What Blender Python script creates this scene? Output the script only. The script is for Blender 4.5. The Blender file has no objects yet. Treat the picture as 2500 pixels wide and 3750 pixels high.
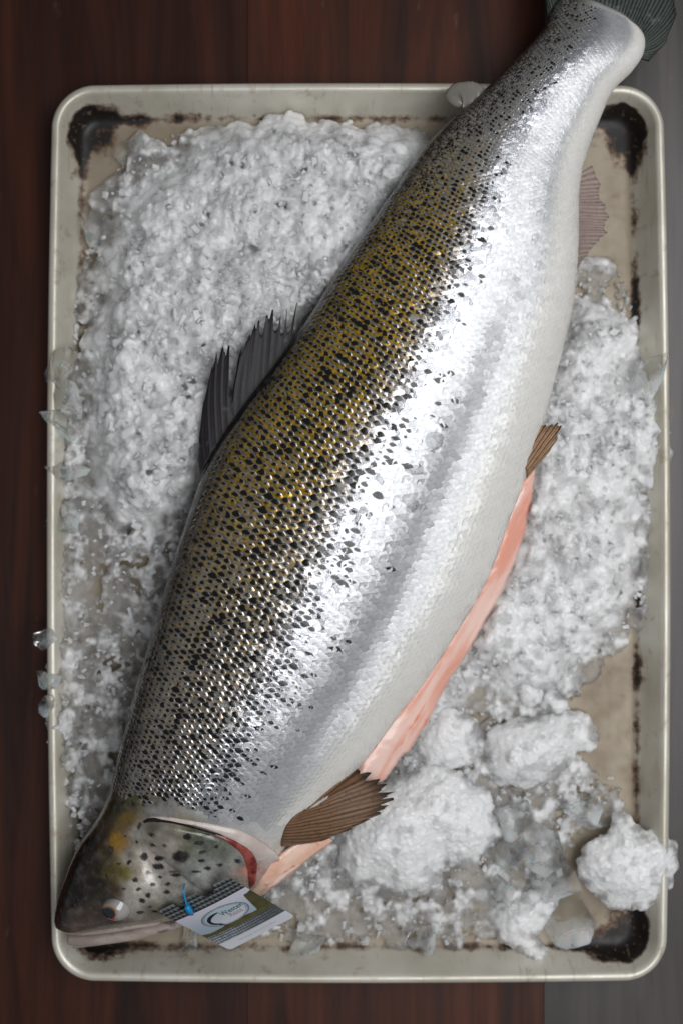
import bpy, bmesh, math, random
import numpy as np
from mathutils import Vector, Matrix, Euler
from mathutils.bvhtree import BVHTree
random.seed(7); RNG = np.random.default_rng(7)
SC = bpy.context.scene; COL = SC.collection

# ------------------------------------------------------------------ camera, light, exposure
CAMZ = 0.825; FPX = 4000.0                      # camera height over the tray floor, focal length in photo pixels
cam_d = bpy.data.cameras.new('camera'); cam = bpy.data.objects.new('camera', cam_d); COL.objects.link(cam)
cam.location = (0, 0, CAMZ); cam_d.sensor_fit = 'VERTICAL'; cam_d.sensor_height = 36.0
cam_d.lens = FPX / 3750.0 * 36.0; cam_d.clip_start = 0.01; cam_d.clip_end = 50
cam_d.dof.use_dof = True; cam_d.dof.focus_distance = CAMZ - 0.078; cam_d.dof.aperture_fstop = 2.8
SC.camera = cam
w = bpy.data.worlds.new('World'); SC.world = w; w.use_nodes = True
w.node_tree.nodes['Background'].inputs[0].default_value = (0.92, 0.95, 1.0, 1)
w.node_tree.nodes['Background'].inputs[1].default_value = 0.13
def area(name, loc, target, sx, sy, power, col):
    l = bpy.data.lights.new(name, 'AREA'); l.shape = 'RECTANGLE'; l.size = sx; l.size_y = sy
    l.energy = power; l.color = col
    o = bpy.data.objects.new(name, l); COL.objects.link(o); o.location = loc
    zl = (Vector(loc) - Vector(target)).normalized(); xl = Vector((.54, .84, 0)); xl = (xl - zl * xl.dot(zl)).normalized(); yl = zl.cross(xl)
    o.rotation_euler = Matrix((xl, yl, zl)).transposed().to_euler()
    return o
area('window_light', (0.52, -0.02, 1.25), (0.02, 0.0, 0.03), 1.6, 0.74, 16, (0.985, 0.99, 1.0))
SC.view_settings.view_transform = 'Standard'; SC.view_settings.look = 'None'
SC.view_settings.exposure = 0.0; SC.view_settings.gamma = 1.0
SC.render.engine = 'CYCLES'; SC.cycles.use_denoising = True
SC.cycles.max_bounces = 14; SC.cycles.diffuse_bounces = 8; SC.cycles.transmission_bounces = 8; SC.cycles.transparent_max_bounces = 8
SC.cycles.sample_clamp_indirect = 6.0

# ------------------------------------------------------------------ helpers
def P(px, py, zmm):
    """photo pixel + height in mm -> metres"""
    k = (CAMZ * 1000 - zmm) / FPX / 1000.0
    return np.stack([(np.asarray(px, float) - 1250) * k, (1875 - np.asarray(py, float)) * k,
                     np.asarray(zmm, float) / 1000.0 + 0 * np.asarray(px, float)], -1)
def topx(v):
    v = np.asarray(v); k = FPX / (CAMZ - v[..., 2])
    return v[..., 0] * k + 1250, 1875 - v[..., 1] * k
def lin(c):
    c = np.asarray(c, float) / 255.0
    return np.where(c <= 0.04045, c / 12.92, ((c + 0.055) / 1.055) ** 2.4)
def sm(a, b, x):
    t = np.clip((np.asarray(x, float) - a) / (b - a), 0, 1); return t * t * (3 - 2 * t)
def catmull(pts, m):
    pts = np.asarray(pts, float); n = len(pts)
    p = np.vstack([2 * pts[0] - pts[1], pts, 2 * pts[-1] - pts[-2]])
    t = np.linspace(0, n - 1, m); i = np.minimum(t.astype(int), n - 2); f = (t - i)[:, None]
    a, b, c, d = p[i], p[i + 1], p[i + 2], p[i + 3]
    return 0.5 * (2 * b + (c - a) * f + (2 * a - 5 * b + 4 * c - d) * f ** 2 + (3 * b - a - 3 * c + d) * f ** 3)
_perm = RNG.random((64, 64, 64))
def vnoise(p):
    """value noise on an (n,3) array, cells of size 1"""
    p = np.asarray(p, float); i = np.floor(p).astype(int); f = p - i; f = f * f * (3 - 2 * f); out = 0
    for dx in (0, 1):
        for dy in (0, 1):
            for dz in (0, 1):
                wgt = (f[:, 0] if dx else 1 - f[:, 0]) * (f[:, 1] if dy else 1 - f[:, 1]) * (f[:, 2] if dz else 1 - f[:, 2])
                out = out + wgt * _perm[(i[:, 0] + dx) % 64, (i[:, 1] + dy) % 64, (i[:, 2] + dz) % 64]
    return out
def fbm(p, o=4):
    s = 0; a = 0.5; p = np.asarray(p, float)
    for k in range(o): s = s + a * vnoise(p + 13.7 * k); p = p * 2.03; a *= 0.5
    return s
def mesh_np(name, verts, faces, smooth=True):
    me = bpy.data.meshes.new(name); verts = np.asarray(verts, np.float32)
    if isinstance(faces, np.ndarray):
        nf, k = faces.shape
        me.vertices.add(len(verts)); me.vertices.foreach_set('co', verts.ravel())
        me.loops.add(nf * k); me.loops.foreach_set('vertex_index', faces.astype(np.int32).ravel())
        me.polygons.add(nf); me.polygons.foreach_set('loop_start', np.arange(0, nf * k, k, dtype=np.int32))
        me.update(calc_edges=True); me.validate()
    else:
        me.from_pydata([tuple(v) for v in verts], [], faces); me.update()
    me.polygons.foreach_set('use_smooth', np.full(len(me.polygons), smooth)); me.update()
    return me
def grid_faces(nr, nc, wrap=False):
    r, c = np.meshgrid(np.arange(nr - 1), np.arange(nc if wrap else nc - 1), indexing='ij')
    c2 = (c + 1) % nc
    return np.stack([r * nc + c, r * nc + c2, (r + 1) * nc + c2, (r + 1) * nc + c], -1).reshape(-1, 4)
def attr(me, name, data, typ='FLOAT_COLOR'):
    a = me.attributes.new(name, typ, 'POINT'); d = np.asarray(data, np.float32)
    if typ == 'FLOAT_COLOR':
        if d.shape[1] == 3: d = np.hstack([d, np.ones((len(d), 1), np.float32)])
        a.data.foreach_set('color', d.ravel())
    elif typ == 'FLOAT': a.data.foreach_set('value', d.ravel())
    elif typ == 'FLOAT_VECTOR': a.data.foreach_set('vector', d.ravel())
def add(name, me, mat=None, parent=None, label=None, cat=None, group=None, kind=None):
    o = bpy.data.objects.new(name, me); COL.objects.link(o)
    if mat: me.materials.clear(); me.materials.append(mat)
    if parent is not None:
        o.parent = parent
        if parent.type == 'EMPTY': o.location = -parent.location
    for k, v in (('label', label), ('category', cat), ('group', group), ('kind', kind)):
        if v: o[k] = v
    return o
def empty(name, loc, label, cat, group=None):
    o = bpy.data.objects.new(name, None); COL.objects.link(o); o.location = loc; o.empty_display_size = .02
    o['label'] = label; o['category'] = cat
    if group: o['group'] = group
    return o
def solid(o, t, off=-1):
    m = o.modifiers.new('solid', 'SOLIDIFY'); m.thickness = t; m.offset = off; return o
def subsurf(o, n=1):
    m = o.modifiers.new('sub', 'SUBSURF'); m.levels = n; m.render_levels = n; return o

# node helper
class N:
    def __init__(s, name):
        s.m = bpy.data.materials.new(name); s.m.use_nodes = True; s.t = s.m.node_tree
        s.b = s.t.nodes['Principled BSDF']; s.out = s.t.nodes['Material Output']
    def link(s, a, b): s.t.links.new(a, b)
    def set(s, node, key, v):
        i = node.inputs[key]
        if isinstance(v, bpy.types.NodeSocket): s.link(v, i)
        else:
            if i.type == 'RGBA' and not np.isscalar(v): v = tuple(v)[:3] + (1,)
            i.default_value = v
    def p(s, **k):
        for a, v in k.items(): s.set(s.b, a.replace('_', ' '), v)
        return s
    def math(s, op, a, b=0.0, c=None, clamp=False):
        n = s.t.nodes.new('ShaderNodeMath'); n.operation = op; n.use_clamp = clamp
        s.set(n, 0, a); s.set(n, 1, b)
        if c is not None: s.set(n, 2, c)
        return n.outputs[0]
    def mix(s, f, a, b, mode='MIX'):
        n = s.t.nodes.new('ShaderNodeMix'); n.data_type = 'RGBA'; n.blend_type = mode
        s.set(n, 0, f); s.set(n, 6, a); s.set(n, 7, b); return n.outputs[2]
    def step(s, x, a, b, lo=0.0, hi=1.0):
        n = s.t.nodes.new('ShaderNodeMapRange'); n.interpolation_type = 'SMOOTHSTEP'
        s.set(n, 0, x); s.set(n, 1, a); s.set(n, 2, b); s.set(n, 3, lo); s.set(n, 4, hi); return n.outputs[0]
    def noise(s, scale, detail=3, vec=None, rough=.55, out=0, dist=0.0):
        n = s.t.nodes.new('ShaderNodeTexNoise'); s.set(n, 'Scale', scale); s.set(n, 'Detail', detail)
        s.set(n, 'Roughness', rough); s.set(n, 'Distortion', dist); s.link(vec or s.obj(), n.inputs['Vector']); return n.outputs[out]
    def voro(s, scale, vec=None, feature='F1', out='Distance'):
        n = s.t.nodes.new('ShaderNodeTexVoronoi'); n.feature = feature; s.set(n, 'Scale', scale)
        s.link(vec or s.obj(), n.inputs['Vector']); return n.outputs[out]
    def obj(s):
        if not hasattr(s, '_o'): s._o = s.t.nodes.new('ShaderNodeTexCoord')
        return s._o.outputs['Object']
    def at(s, name, out='Color'):
        n = s.t.nodes.new('ShaderNodeAttribute'); n.attribute_name = name; return n.outputs[out]
    def sep(s, c):
        n = s.t.nodes.new('ShaderNodeSeparateXYZ'); s.link(c, n.inputs[0]); return n.outputs
    def mapv(s, scale=(1, 1, 1), rot=(0, 0, 0), loc=(0, 0, 0), vec=None):
        n = s.t.nodes.new('ShaderNodeMapping'); n.inputs['Scale'].default_value = scale
        n.inputs['Rotation'].default_value = rot; n.inputs['Location'].default_value = loc
        s.link(vec or s.obj(), n.inputs[0]); return n.outputs[0]
    def bump(s, h, strength=.3, dist=.001, normal=None):
        n = s.t.nodes.new('ShaderNodeBump'); s.set(n, 'Strength', strength); s.set(n, 'Distance', dist); s.set(n, 'Height', h)
        if normal is not None: s.link(normal, n.inputs['Normal'])
        s.link(n.outputs[0], s.b.inputs['Normal']); return n.outputs[0]

# ------------------------------------------------------------------ materials
M = {}
def wood(name, dark, light, coat, seed):
    n = N(name); v = n.mapv((22, 1.6, 22), loc=(seed, seed * 2, 0)); v2 = n.mapv((120, 5, 60), loc=(seed, 0, 0))
    g = n.noise(1.0, 5, v, .6, dist=1.2); f = n.noise(1.0, 4, v2, .6); sp = n.noise(90, 3, n.mapv((1, .25, 1), loc=(seed, 1, 0)))
    c = n.mix(n.step(g, .32, .72), lin(dark), lin(light))
    c = n.mix(n.step(f, .52, .74, 0, .4), c, lin(np.array(dark) * .55))
    c = n.mix(n.step(sp, .68, .78, 0, .35), c, lin((120, 90, 78)))
    n.p(Base_Color=c, Roughness=n.step(f, .3, .8, .42, .6), Specular_IOR_Level=.3, Coat_Weight=coat, Coat_Roughness=.24)
    n.bump(n.math('ADD', f, n.math('MULTIPLY', g, .5)), .25, .0006); return n.m
M['wood0'] = wood('dark_red_wood', (33, 15, 10), (68, 33, 20), .0, 1.0)
M['wood1'] = wood('dark_brown_wood', (40, 19, 12), (84, 41, 24), .0, 5.0)
M['wood_sheen'] = wood('wood_painted_reflection', (60, 55, 54), (80, 74, 73), .30, 9.0)  # reflected window light on the right-hand planks, painted in as grey base colour

def tray_mat():
    n = N('baked_aluminium'); o = n.obj(); x, y, z = n.sep(o)[:3]
    junc = n.at('junction', 'Fac'); corner = n.at('corner', 'Fac'); wall = n.at('wall', 'Fac')
    n1 = n.noise(14, 4); n2 = n.noise(70, 5, rough=.65); n3 = n.noise(260, 3)
    streak = n.noise(1, 4, n.mapv((300, 22, 60)))
    base = n.mix(n.step(n1, .35, .7), lin((158, 147, 129)), lin((130, 117, 99)))          # tanned aluminium floor
    base = n.mix(wall, base, n.mix(n.step(n1, .3, .7), lin((216, 212, 200)), lin((190, 184, 168))))
    base = n.mix(n.step(n2, .56, .72, 0, .45), base, lin((128, 100, 68)))
    base = n.mix(n.step(streak, .58, .75, 0, .35), base, lin((140, 120, 95)))
    # scorched residue: along the floor fold and thick in the corners
    a = n.math('ADD', n.math('MULTIPLY', junc, .62), n.math('MULTIPLY', corner, .74))
    a = n.math('ADD', a, n.math('MULTIPLY', n.math('SUBTRACT', n2, .5), 1.15))
    a = n.math('ADD', a, n.math('MULTIPLY', n.math('SUBTRACT', n1, .5), .55))
    brown = n.step(a, .34, .60); black = n.step(a, .50, .70)
    flake = n.step(n3, .60, .68)
    base = n.mix(n.math('MULTIPLY', brown, .85), base, lin((86, 52, 28)))
    base = n.mix(n.math('MULTIPLY', black, n.math('SUBTRACT', 1.0, n.math('MULTIPLY', flake, .6))), base, lin((20, 15, 13)))
    spot = n.step(n.noise(48, 2, n.mapv(loc=(.3, .7, 0))), .74, .78)
    base = n.mix(n.math('MULTIPLY', spot, .8), base, lin((60, 34, 20)))
    n.p(Base_Color=base, Metallic=n.math('MULTIPLY', n.math('SUBTRACT', 1.0, black), n.math('ADD', .22, n.math('MULTIPLY', wall, .12))),
        Roughness=n.math('SUBTRACT', n.step(n2, .3, .7, .46, .62), n.math('MULTIPLY', wall, .12)))
    n.bump(n.math('ADD', n2, n.math('MULTIPLY', black, 1.2)), .2, .0006); return n.m
M['tray'] = tray_mat()

def ice_mat(name, tint=(249, 249, 249), clear_default=None, sss=.012, bstr=.34):
    n = N(name); clear = n.at('clear', 'Fac') if clear_default is None else clear_default
    g = n.noise(620, 3, rough=.6); v = n.voro(300); g2 = n.noise(170, 3)
    n.p(Base_Color=lin(tint), Roughness=n.step(g, .35, .7, .15, .4), IOR=1.31, Subsurface_Weight=1.0, Subsurface_Scale=sss,
        Subsurface_Radius=(1.0, 1.0, 1.0), Coat_Weight=.75, Coat_Roughness=.06, Coat_IOR=1.4)
    nb = n.bump(n.math('ADD', n.math('MULTIPLY', v, 1.3), n.math('ADD', n.math('MULTIPLY', g, .7), g2)), bstr, .0010)
    gl = n.t.nodes.new('ShaderNodeBsdfGlass'); gl.inputs['IOR'].default_value = 1.16; gl.inputs['Roughness'].default_value = .2
    gl.inputs['Color'].default_value = (.98, .98, .98, 1); n.link(nb, gl.inputs['Normal'])
    mx = n.t.nodes.new('ShaderNodeMixShader')
    n.set(mx, 0, clear); n.link(n.b.outputs[0], mx.inputs[1]); n.link(gl.outputs[0], mx.inputs[2])
    n.link(mx.outputs[0], n.out.inputs['Surface']); return n.m
M['ice'] = ice_mat('wet_crushed_ice'); M['snow'] = ice_mat('packed_white_ice', sss=.011, bstr=.6)
def clear_mat():
    n = N('clear_ice'); g = n.noise(60, 3); f = n.noise(25, 3)
    n.p(Base_Color=(.96, .97, .97), Roughness=n.step(f, .35, .65, .04, .32), IOR=1.30, Transmission_Weight=n.step(f, .45, .70, 1.0, .55), Subsurface_Weight=.6, Subsurface_Scale=.006)
    n.bump(g, .35, .0025); return n.m
M['clear'] = clear_mat()
def crystal(name, trans, rough):
    n = N(name); g = n.noise(200, 3); f = n.noise(38, 3)
    n.p(Base_Color=(.94, .945, .95), Roughness=n.step(g, .3, .7, rough, rough + .2), IOR=1.31, Transmission_Weight=n.step(f, .38, .62, trans + .22, max(trans - .2, 0)))
    n.bump(n.noise(420, 3), .3, .0008)
    tr = n.t.nodes.new('ShaderNodeBsdfTranslucent'); tr.inputs[0].default_value = (.95, .955, .96, 1); mx = n.t.nodes.new('ShaderNodeMixShader'); mx.inputs[0].default_value = .38
    n.link(n.b.outputs[0], mx.inputs[1]); n.link(tr.outputs[0], mx.inputs[2]); n.link(mx.outputs[0], n.out.inputs['Surface']); return n.m
M['crystal'] = crystal('ice_chip', .26, .08); M['frost'] = crystal('frosty_grain', .06, .15)

def skin_mat():
    n = N('fish_skin'); c = n.at('pig'); met = n.at('metal', 'Fac'); g = n.noise(700, 3); g2 = n.noise(170, 4)
    c = n.mix(n.step(g, .35, .7, 0, .28), c, n.mix(.5, c, (.01, .01, .008)))
    c = n.mix(n.step(g2, .45, .75, 0, .22), c, n.mix(.5, c, (.55, .52, .5)))
    n.p(Base_Color=c, Metallic=met, Roughness=n.step(g2, .3, .7, .22, .36), Coat_Weight=.5, Coat_Roughness=.10, Subsurface_Weight=.12, Subsurface_Scale=.002)
    n.bump(n.math('ADD', g, n.math('MULTIPLY', g2, 1.5)), .22, .0005); return n.m
M['skin'] = skin_mat()

def scale_mat():
    n = N('fish_scale'); uv = n.sep(n.at('suv', 'Vector')); x, y = uv[0], uv[1]
    inf = n.at('info'); ch = n.t.nodes.new('ShaderNodeSeparateColor'); n.link(inf, ch.inputs[0])
    spot, gold, white = ch.outputs[0], ch.outputs[1], ch.outputs[2]; rnd = n.at('info', 'Alpha'); dark = n.at('dark', 'Fac')
    fine = n.noise(1500, 3, rough=.6); mid = n.noise(420, 3)
    sx = n.math('ADD', x, n.math('MULTIPLY', n.math('SUBTRACT', mid, .5), .5))
    sy = n.math('ADD', y, n.math('MULTIPLY', n.math('SUBTRACT', fine, .5), .35))
    # silver with a faint per-scale tint
    silver = n.mix(rnd, lin((168, 170, 178)), lin((196, 197, 202)))
    silver = n.mix(n.step(mid, .52, .7, 0, .35), silver, lin((172, 176, 190)))
    silver = n.mix(white, silver, lin((186, 187, 187)))
    silver = n.mix(n.step(white, .7, 1.0), silver, lin((236, 234, 228)))
    silver = n.mix(n.step(fine, .62, .72, 0, .35), silver, lin((120, 118, 112)))
    # golden olive skin showing through the front of the exposed field
    goldc = n.mix(n.step(mid, .35, .65), lin((200, 158, 38)), lin((122, 104, 32)))
    gm = n.math('MULTIPLY', gold, n.step(n.math('ADD', sy, n.math('MULTIPLY', n.math('SUBTRACT', mid, .5), .5)), .74, .44))
    c = n.mix(n.math('MINIMUM', n.math('MULTIPLY', gm, 1.25), 1.0), silver, goldc)
    c = n.mix(n.math('MULTIPLY', dark, .9), c, lin((42, 40, 26)))
    # dark thin rim of the free edge and gaps at the sides
    r2 = n.math('ADD', n.math('POWER', n.math('ABSOLUTE', x), 2.0), n.math('POWER', n.math('MAXIMUM', y, 0.0), 6.0))
    rim = n.step(r2, .70, .98); c = n.mix(n.math('MULTIPLY', rim, n.math('SUBTRACT', .62, n.math('MULTIPLY', white, .42))), c, lin((74, 72, 68)))
    # black pigment spot
    dx = n.math('MULTIPLY', sx, n.step(rnd, .3, .8, .62, 1.0)); dy = n.math('MULTIPLY', n.math('SUBTRACT', sy, n.math('ADD', .42, n.math('MULTIPLY', rnd, .14))), 1.15)
    d = n.math('SQRT', n.math('ADD', n.math('MULTIPLY', dx, dx), n.math('MULTIPLY', dy, dy)))
    sp = n.math('MULTIPLY', n.step(n.math('SUBTRACT', n.math('ADD', d, n.math('MULTIPLY', n.math('SUBTRACT', fine, .5), .35)), spot), .10, -.13), n.step(spot, .02, .08))
    c = n.mix(sp, c, lin((16, 14, 13)))
    met = n.math('MULTIPLY', n.math('SUBTRACT', .86, n.math('MULTIPLY', white, .66)), n.math('SUBTRACT', 1.0, n.math('MAXIMUM', n.math('MULTIPLY', gm, .55), sp)))
    n.p(Base_Color=c, Metallic=n.math('MAXIMUM', met, 0.0), Roughness=n.math('ADD', n.step(mid, .3, .7, .14, .27), n.math('MULTIPLY', white, .27)), Coat_Weight=.25, Coat_Roughness=.12)
    n.bump(n.math('ADD', n.math('MULTIPLY', fine, .8), mid), .35, .00035); return n.m
M['scale'] = scale_mat()

def fin_mat(name, ray, memb, alpha, tipdark=.5, streak=0.0, freq=2.0):
    n = N(name); uv = n.sep(n.at('fuv', 'Vector')); x, y = uv[0], uv[1]
    g = n.noise(300, 4); g2 = n.noise(60, 3)
    fr = n.math('PINGPONG', n.math('ADD', n.math('MULTIPLY', x, freq), n.math('MULTIPLY', n.math('SUBTRACT', g2, .5), .5)), .5)
    r = n.step(fr, .12, .32)
    c = n.mix(r, lin(ray), lin(memb)); c = n.mix(n.step(g, .5, .75, 0, .5), c, lin(np.array(ray) * .4))
    c = n.mix(n.math('MULTIPLY', n.step(y, .72, .98), tipdark), c, lin((14, 12, 12)))
    if streak: c = n.mix(n.math('MULTIPLY', n.step(g2, .60, .70), streak), c, lin((190, 190, 192)))
    al = n.math('ADD', alpha, n.math('MULTIPLY', n.math('SUBTRACT', 1.0, r), 1 - alpha), clamp=True)
    n.p(Base_Color=c, Roughness=.42, Coat_Weight=.05, Coat_Roughness=.2, Specular_IOR_Level=.18, Alpha=al)
    n.bump(n.math('ADD', n.math('MULTIPLY', r, -1.0), n.math('MULTIPLY', g, .5)), .12, .0005); return n.m
M['dorsal'] = fin_mat('dark_dorsal_fin', (27, 28, 33), (46, 41, 43), .94, .6, .18)
M['pectoral'] = fin_mat('brown_pectoral_fin', (88, 66, 51), (126, 96, 72), 1.0, .95, 0.0, 1.4)
M['pelvic'] = fin_mat('brown_pelvic_fin', (60, 42, 32), (176, 140, 108), 1.0, .3)
M['anal'] = fin_mat('pale_anal_fin', (146, 122, 120), (176, 160, 156), .30, .15, 0.0, 3.0)
M['caudal'] = fin_mat('grey_tail_fin', (34, 39, 36), (74, 80, 76), 1.0, .5, .15, 4.0)

def flesh(name, a, b, cc, scale=60, sx=(1, 1, 1), rough=.22, rot=0.0):
    n = N(name); v = n.mapv(sx, vec=n.mapv((1, 1, 1), (0, 0, rot))); g = n.noise(scale, 4, v); g2 = n.noise(scale * 2.3, 3, v)
    c = n.mix(n.step(g, .35, .65), lin(a), lin(b)); c = n.mix(n.step(g2, .60, .70, 0, .85), c, lin(cc))
    n.p(Base_Color=c, Roughness=rough, Subsurface_Weight=.5, Subsurface_Scale=.003, Subsurface_Radius=(1, .65, .55), Coat_Weight=.45, Coat_Roughness=.1)
    n.bump(g2, .35, .001); return n.m
M['flesh'] = flesh('salmon_flesh', (230, 166, 146), (240, 208, 196), (230, 130, 88), 90, (.16, 1, 1), rot=math.radians(-60))
M['throat'] = flesh('throat_flesh', (238, 186, 160), (246, 214, 196), (230, 118, 74), 60)
M['gill'] = flesh('red_gill', (108, 34, 31), (160, 84, 75), (70, 16, 16), 130)
M['white_rim'] = flesh('pale_collar', (196, 182, 174), (216, 206, 200), (190, 150, 140), 50, rough=.3)
M['jaw'] = flesh('pale_jaw', (150, 136, 129), (184, 170, 162), (92, 80, 75), 40, (.6, 1.5, 1), rough=.3)
M['maxilla'] = flesh('grey_maxilla', (138, 124, 116), (184, 168, 160), (72, 60, 56), 50, (.6, 1.6, 1), rough=.3)
def plain(name, c, rough=.4, **k):
    n = N(name); g = n.noise(90, 3)
    n.p(Base_Color=n.mix(n.step(g, .3, .7, 0, .25), lin(c), lin(np.array(c) * .7)), Roughness=rough, **k); return n.m
M['adipose'] = plain('adipose_skin', (128, 124, 116), .22, Coat_Weight=.5)
M['slit'] = plain('dark_slit', (30, 20, 18), .3)
M['blue'] = plain('blue_plastic', (22, 140, 196), .3)
M['ink'] = plain('black_ink', (26, 34, 52), .35)
M['ink2'] = plain('grey_ink', (70, 92, 98), .4)
M['inkred'] = plain('pale_red_ink', (176, 140, 150), .4)
M['pupil'] = plain('pupil', (30, 40, 46), .04, Coat_Weight=1.0, Coat_Roughness=.02)
def vcol(name, rough, coat=0., met=0.):
    n = N(name); n.p(Base_Color=n.at('pig'), Roughness=rough, Coat_Weight=coat, Coat_Roughness=.06, Metallic=met); n.bump(n.noise(300, 3), .08, .0004); return n.m
M['eye'] = vcol('eye_membrane', .14, 1.0); M['card'] = vcol('printed_card', .32, .15)
M['flake'] = plain('clear_flake', (214, 215, 215), .22, Transmission_Weight=.92, IOR=1.2)

# ------------------------------------------------------------------ table
ZT = -0.0016
table = add('table_top', mesh_np('table_top', [(-.9, -.9, ZT - .03), (.9, -.9, ZT - .03), (.9, .9, ZT - .03), (-.9, .9, ZT - .03),
        (-.9, -.9, ZT - .004), (.9, -.9, ZT - .004), (.9, .9, ZT - .004), (-.9, .9, ZT - .004)],
        [(3, 2, 1, 0), (4, 5, 6, 7), (0, 1, 5, 4), (1, 2, 6, 5), (2, 3, 7, 6), (3, 0, 4, 7)], False), M['wood1'], kind='structure')
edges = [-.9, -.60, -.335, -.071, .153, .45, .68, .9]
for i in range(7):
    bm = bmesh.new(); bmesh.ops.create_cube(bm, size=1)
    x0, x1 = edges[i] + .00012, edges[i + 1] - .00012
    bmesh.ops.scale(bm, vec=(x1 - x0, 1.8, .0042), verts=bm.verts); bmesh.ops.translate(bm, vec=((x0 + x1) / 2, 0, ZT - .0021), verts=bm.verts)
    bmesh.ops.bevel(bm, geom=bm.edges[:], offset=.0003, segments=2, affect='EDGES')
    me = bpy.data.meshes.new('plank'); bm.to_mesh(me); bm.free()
    add('plank', me, M['wood_sheen'] if i in (4, 5) else (M['wood0'] if i % 2 == 0 else M['wood1']), table)

# ------------------------------------------------------------------ baking tray
def tray():
    cx, cy, hx, hy, R = .0125, -.0155, .2245, .3285, .031
    # (inset from outer edge, z, wall?) from underside of the lip over the bead down to the floor
    prof = [(2.4, 17.5), (.6, 18.6), (0, 21), (.5, 23.4), (2.0, 24.8), (3.9, 25.2), (5.6, 24.7), (6.8, 23.4), (7.6, 21.6), (9.4, 18), (11.6, 13.5),
            (13.6, 9.4), (15.2, 6.2), (16.6, 3.9), (18.3, 2.0), (20.4, .8), (22.6, .2), (25, .02), (30, 0), (38, 0), (50, 0)]
    na = 28; nl, ns = 60, 44
    ang = []; 
    def outline(d):
        r = max(R - d, .004); pts = []
        for (sx, sy, a0) in ((1, 1, 0), (-1, 1, 90), (-1, -1, 180), (1, -1, 270)):
            ccx, ccy = cx + sx * (hx - d - r), cy + sy * (hy - d - r)
            for k in range(na):
                a = math.radians(a0 + 90 * k / (na - 1)); pts.append((ccx + r * math.cos(a), ccy + r * math.sin(a)))
            nxt = {(1, 1): ns, (-1, 1): nl, (-1, -1): ns, (1, -1): nl}[(sx, sy)]
            a = math.radians(a0 + 90); p0 = (ccx + r * math.cos(a), ccy + r * math.sin(a))
            q = {(1, 1): (-1, 1), (-1, 1): (-1, -1), (-1, -1): (1, -1), (1, -1): (1, 1)}[(sx, sy)]
            qx, qy = cx + q[0] * (hx - d - r), cy + q[1] * (hy - d - r); p1 = (qx + r * math.cos(a), qy + r * math.sin(a))
            for k in range(1, nxt): t = k / nxt; pts.append((p0[0] + (p1[0] - p0[0]) * t, p0[1] + (p1[1] - p0[1]) * t))
        p = np.array(pts); 
        # long sides bowed outwards a little to mimic lens barrel distortion
        ty = np.clip((p[:, 1] - cy) / hy, -1, 1); tx = np.clip((p[:, 0] - cx) / hx, -1, 1)
        p[:, 0] += np.sign(p[:, 0] - cx) * np.abs(tx) ** 2 * .0045 * (1 - ty ** 2) - .0012 * ty * (tx > 0)
        p[:, 1] += np.sign(p[:, 1] - cy) * np.abs(ty) ** 2 * .0022 * (1 - tx ** 2)
        return p
    rings, ds, zs = [], [], []
    for d, z in prof: rings.append(np.c_[outline(d / 1000), np.full(4 * na + 2 * (nl - 1) + 2 * (ns - 1), z / 1000)]); ds.append(d)
    n = len(rings[0]); base = rings[-1]
    for f in (.8, .55, .28): 
        q = base.copy(); q[:, :2] = np.array([cx, cy]) + (q[:, :2] - np.array([cx, cy])) * f; rings.append(q); ds.append(120)
    V = np.vstack(rings); F = [tuple(f) for f in grid_faces(len(rings), n, True)]
    V = np.vstack([V, [[cx, cy, 0]]]); c = len(V) - 1; b = (len(rings) - 1) * n
    F = [f[::-1] for f in F]; F = [f[::-1] for f in F]
    F += [(b + i, b + (i + 1) % n, c) for i in range(n)]
    D = np.append(np.repeat(ds, n), 200.)
    junction = np.exp(-((D - 18.5) / 4.0) ** 2)
    wall = 1 - sm(15, 21, D)
    # distance to the floor corners
    co = np.zeros(len(V))
    for sx in (-1, 1):
        for sy in (-1, 1):
            k = np.array([cx + sx * (hx - .020), cy + sy * (hy - .020)]); dd = np.hypot((V[:, 0] - k[0]) , (V[:, 1] - k[1]))
            amp = {(-1, 1): 1.0, (1, 1): 1.15, (1, -1): 1.1, (-1, -1): .75}[(sx, sy)]
            co = np.maximum(co, amp * np.exp(-(dd / .034) ** 2))
    co *= sm(8.0, 11.5, D)
    junction *= .55 + .75 * fbm(V * 18.0, 3)
    me = mesh_np('baking_tray', V, F)
    attr(me, 'junction', junction, 'FLOAT'); attr(me, 'corner', co, 'FLOAT'); attr(me, 'wall', wall, 'FLOAT')
    o = add('baking_tray', me, M['tray'], label='worn aluminium sheet pan with scorched corners holding fish and ice', cat='tray')
    solid(o, .0011, -1); return o
tray()

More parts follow.
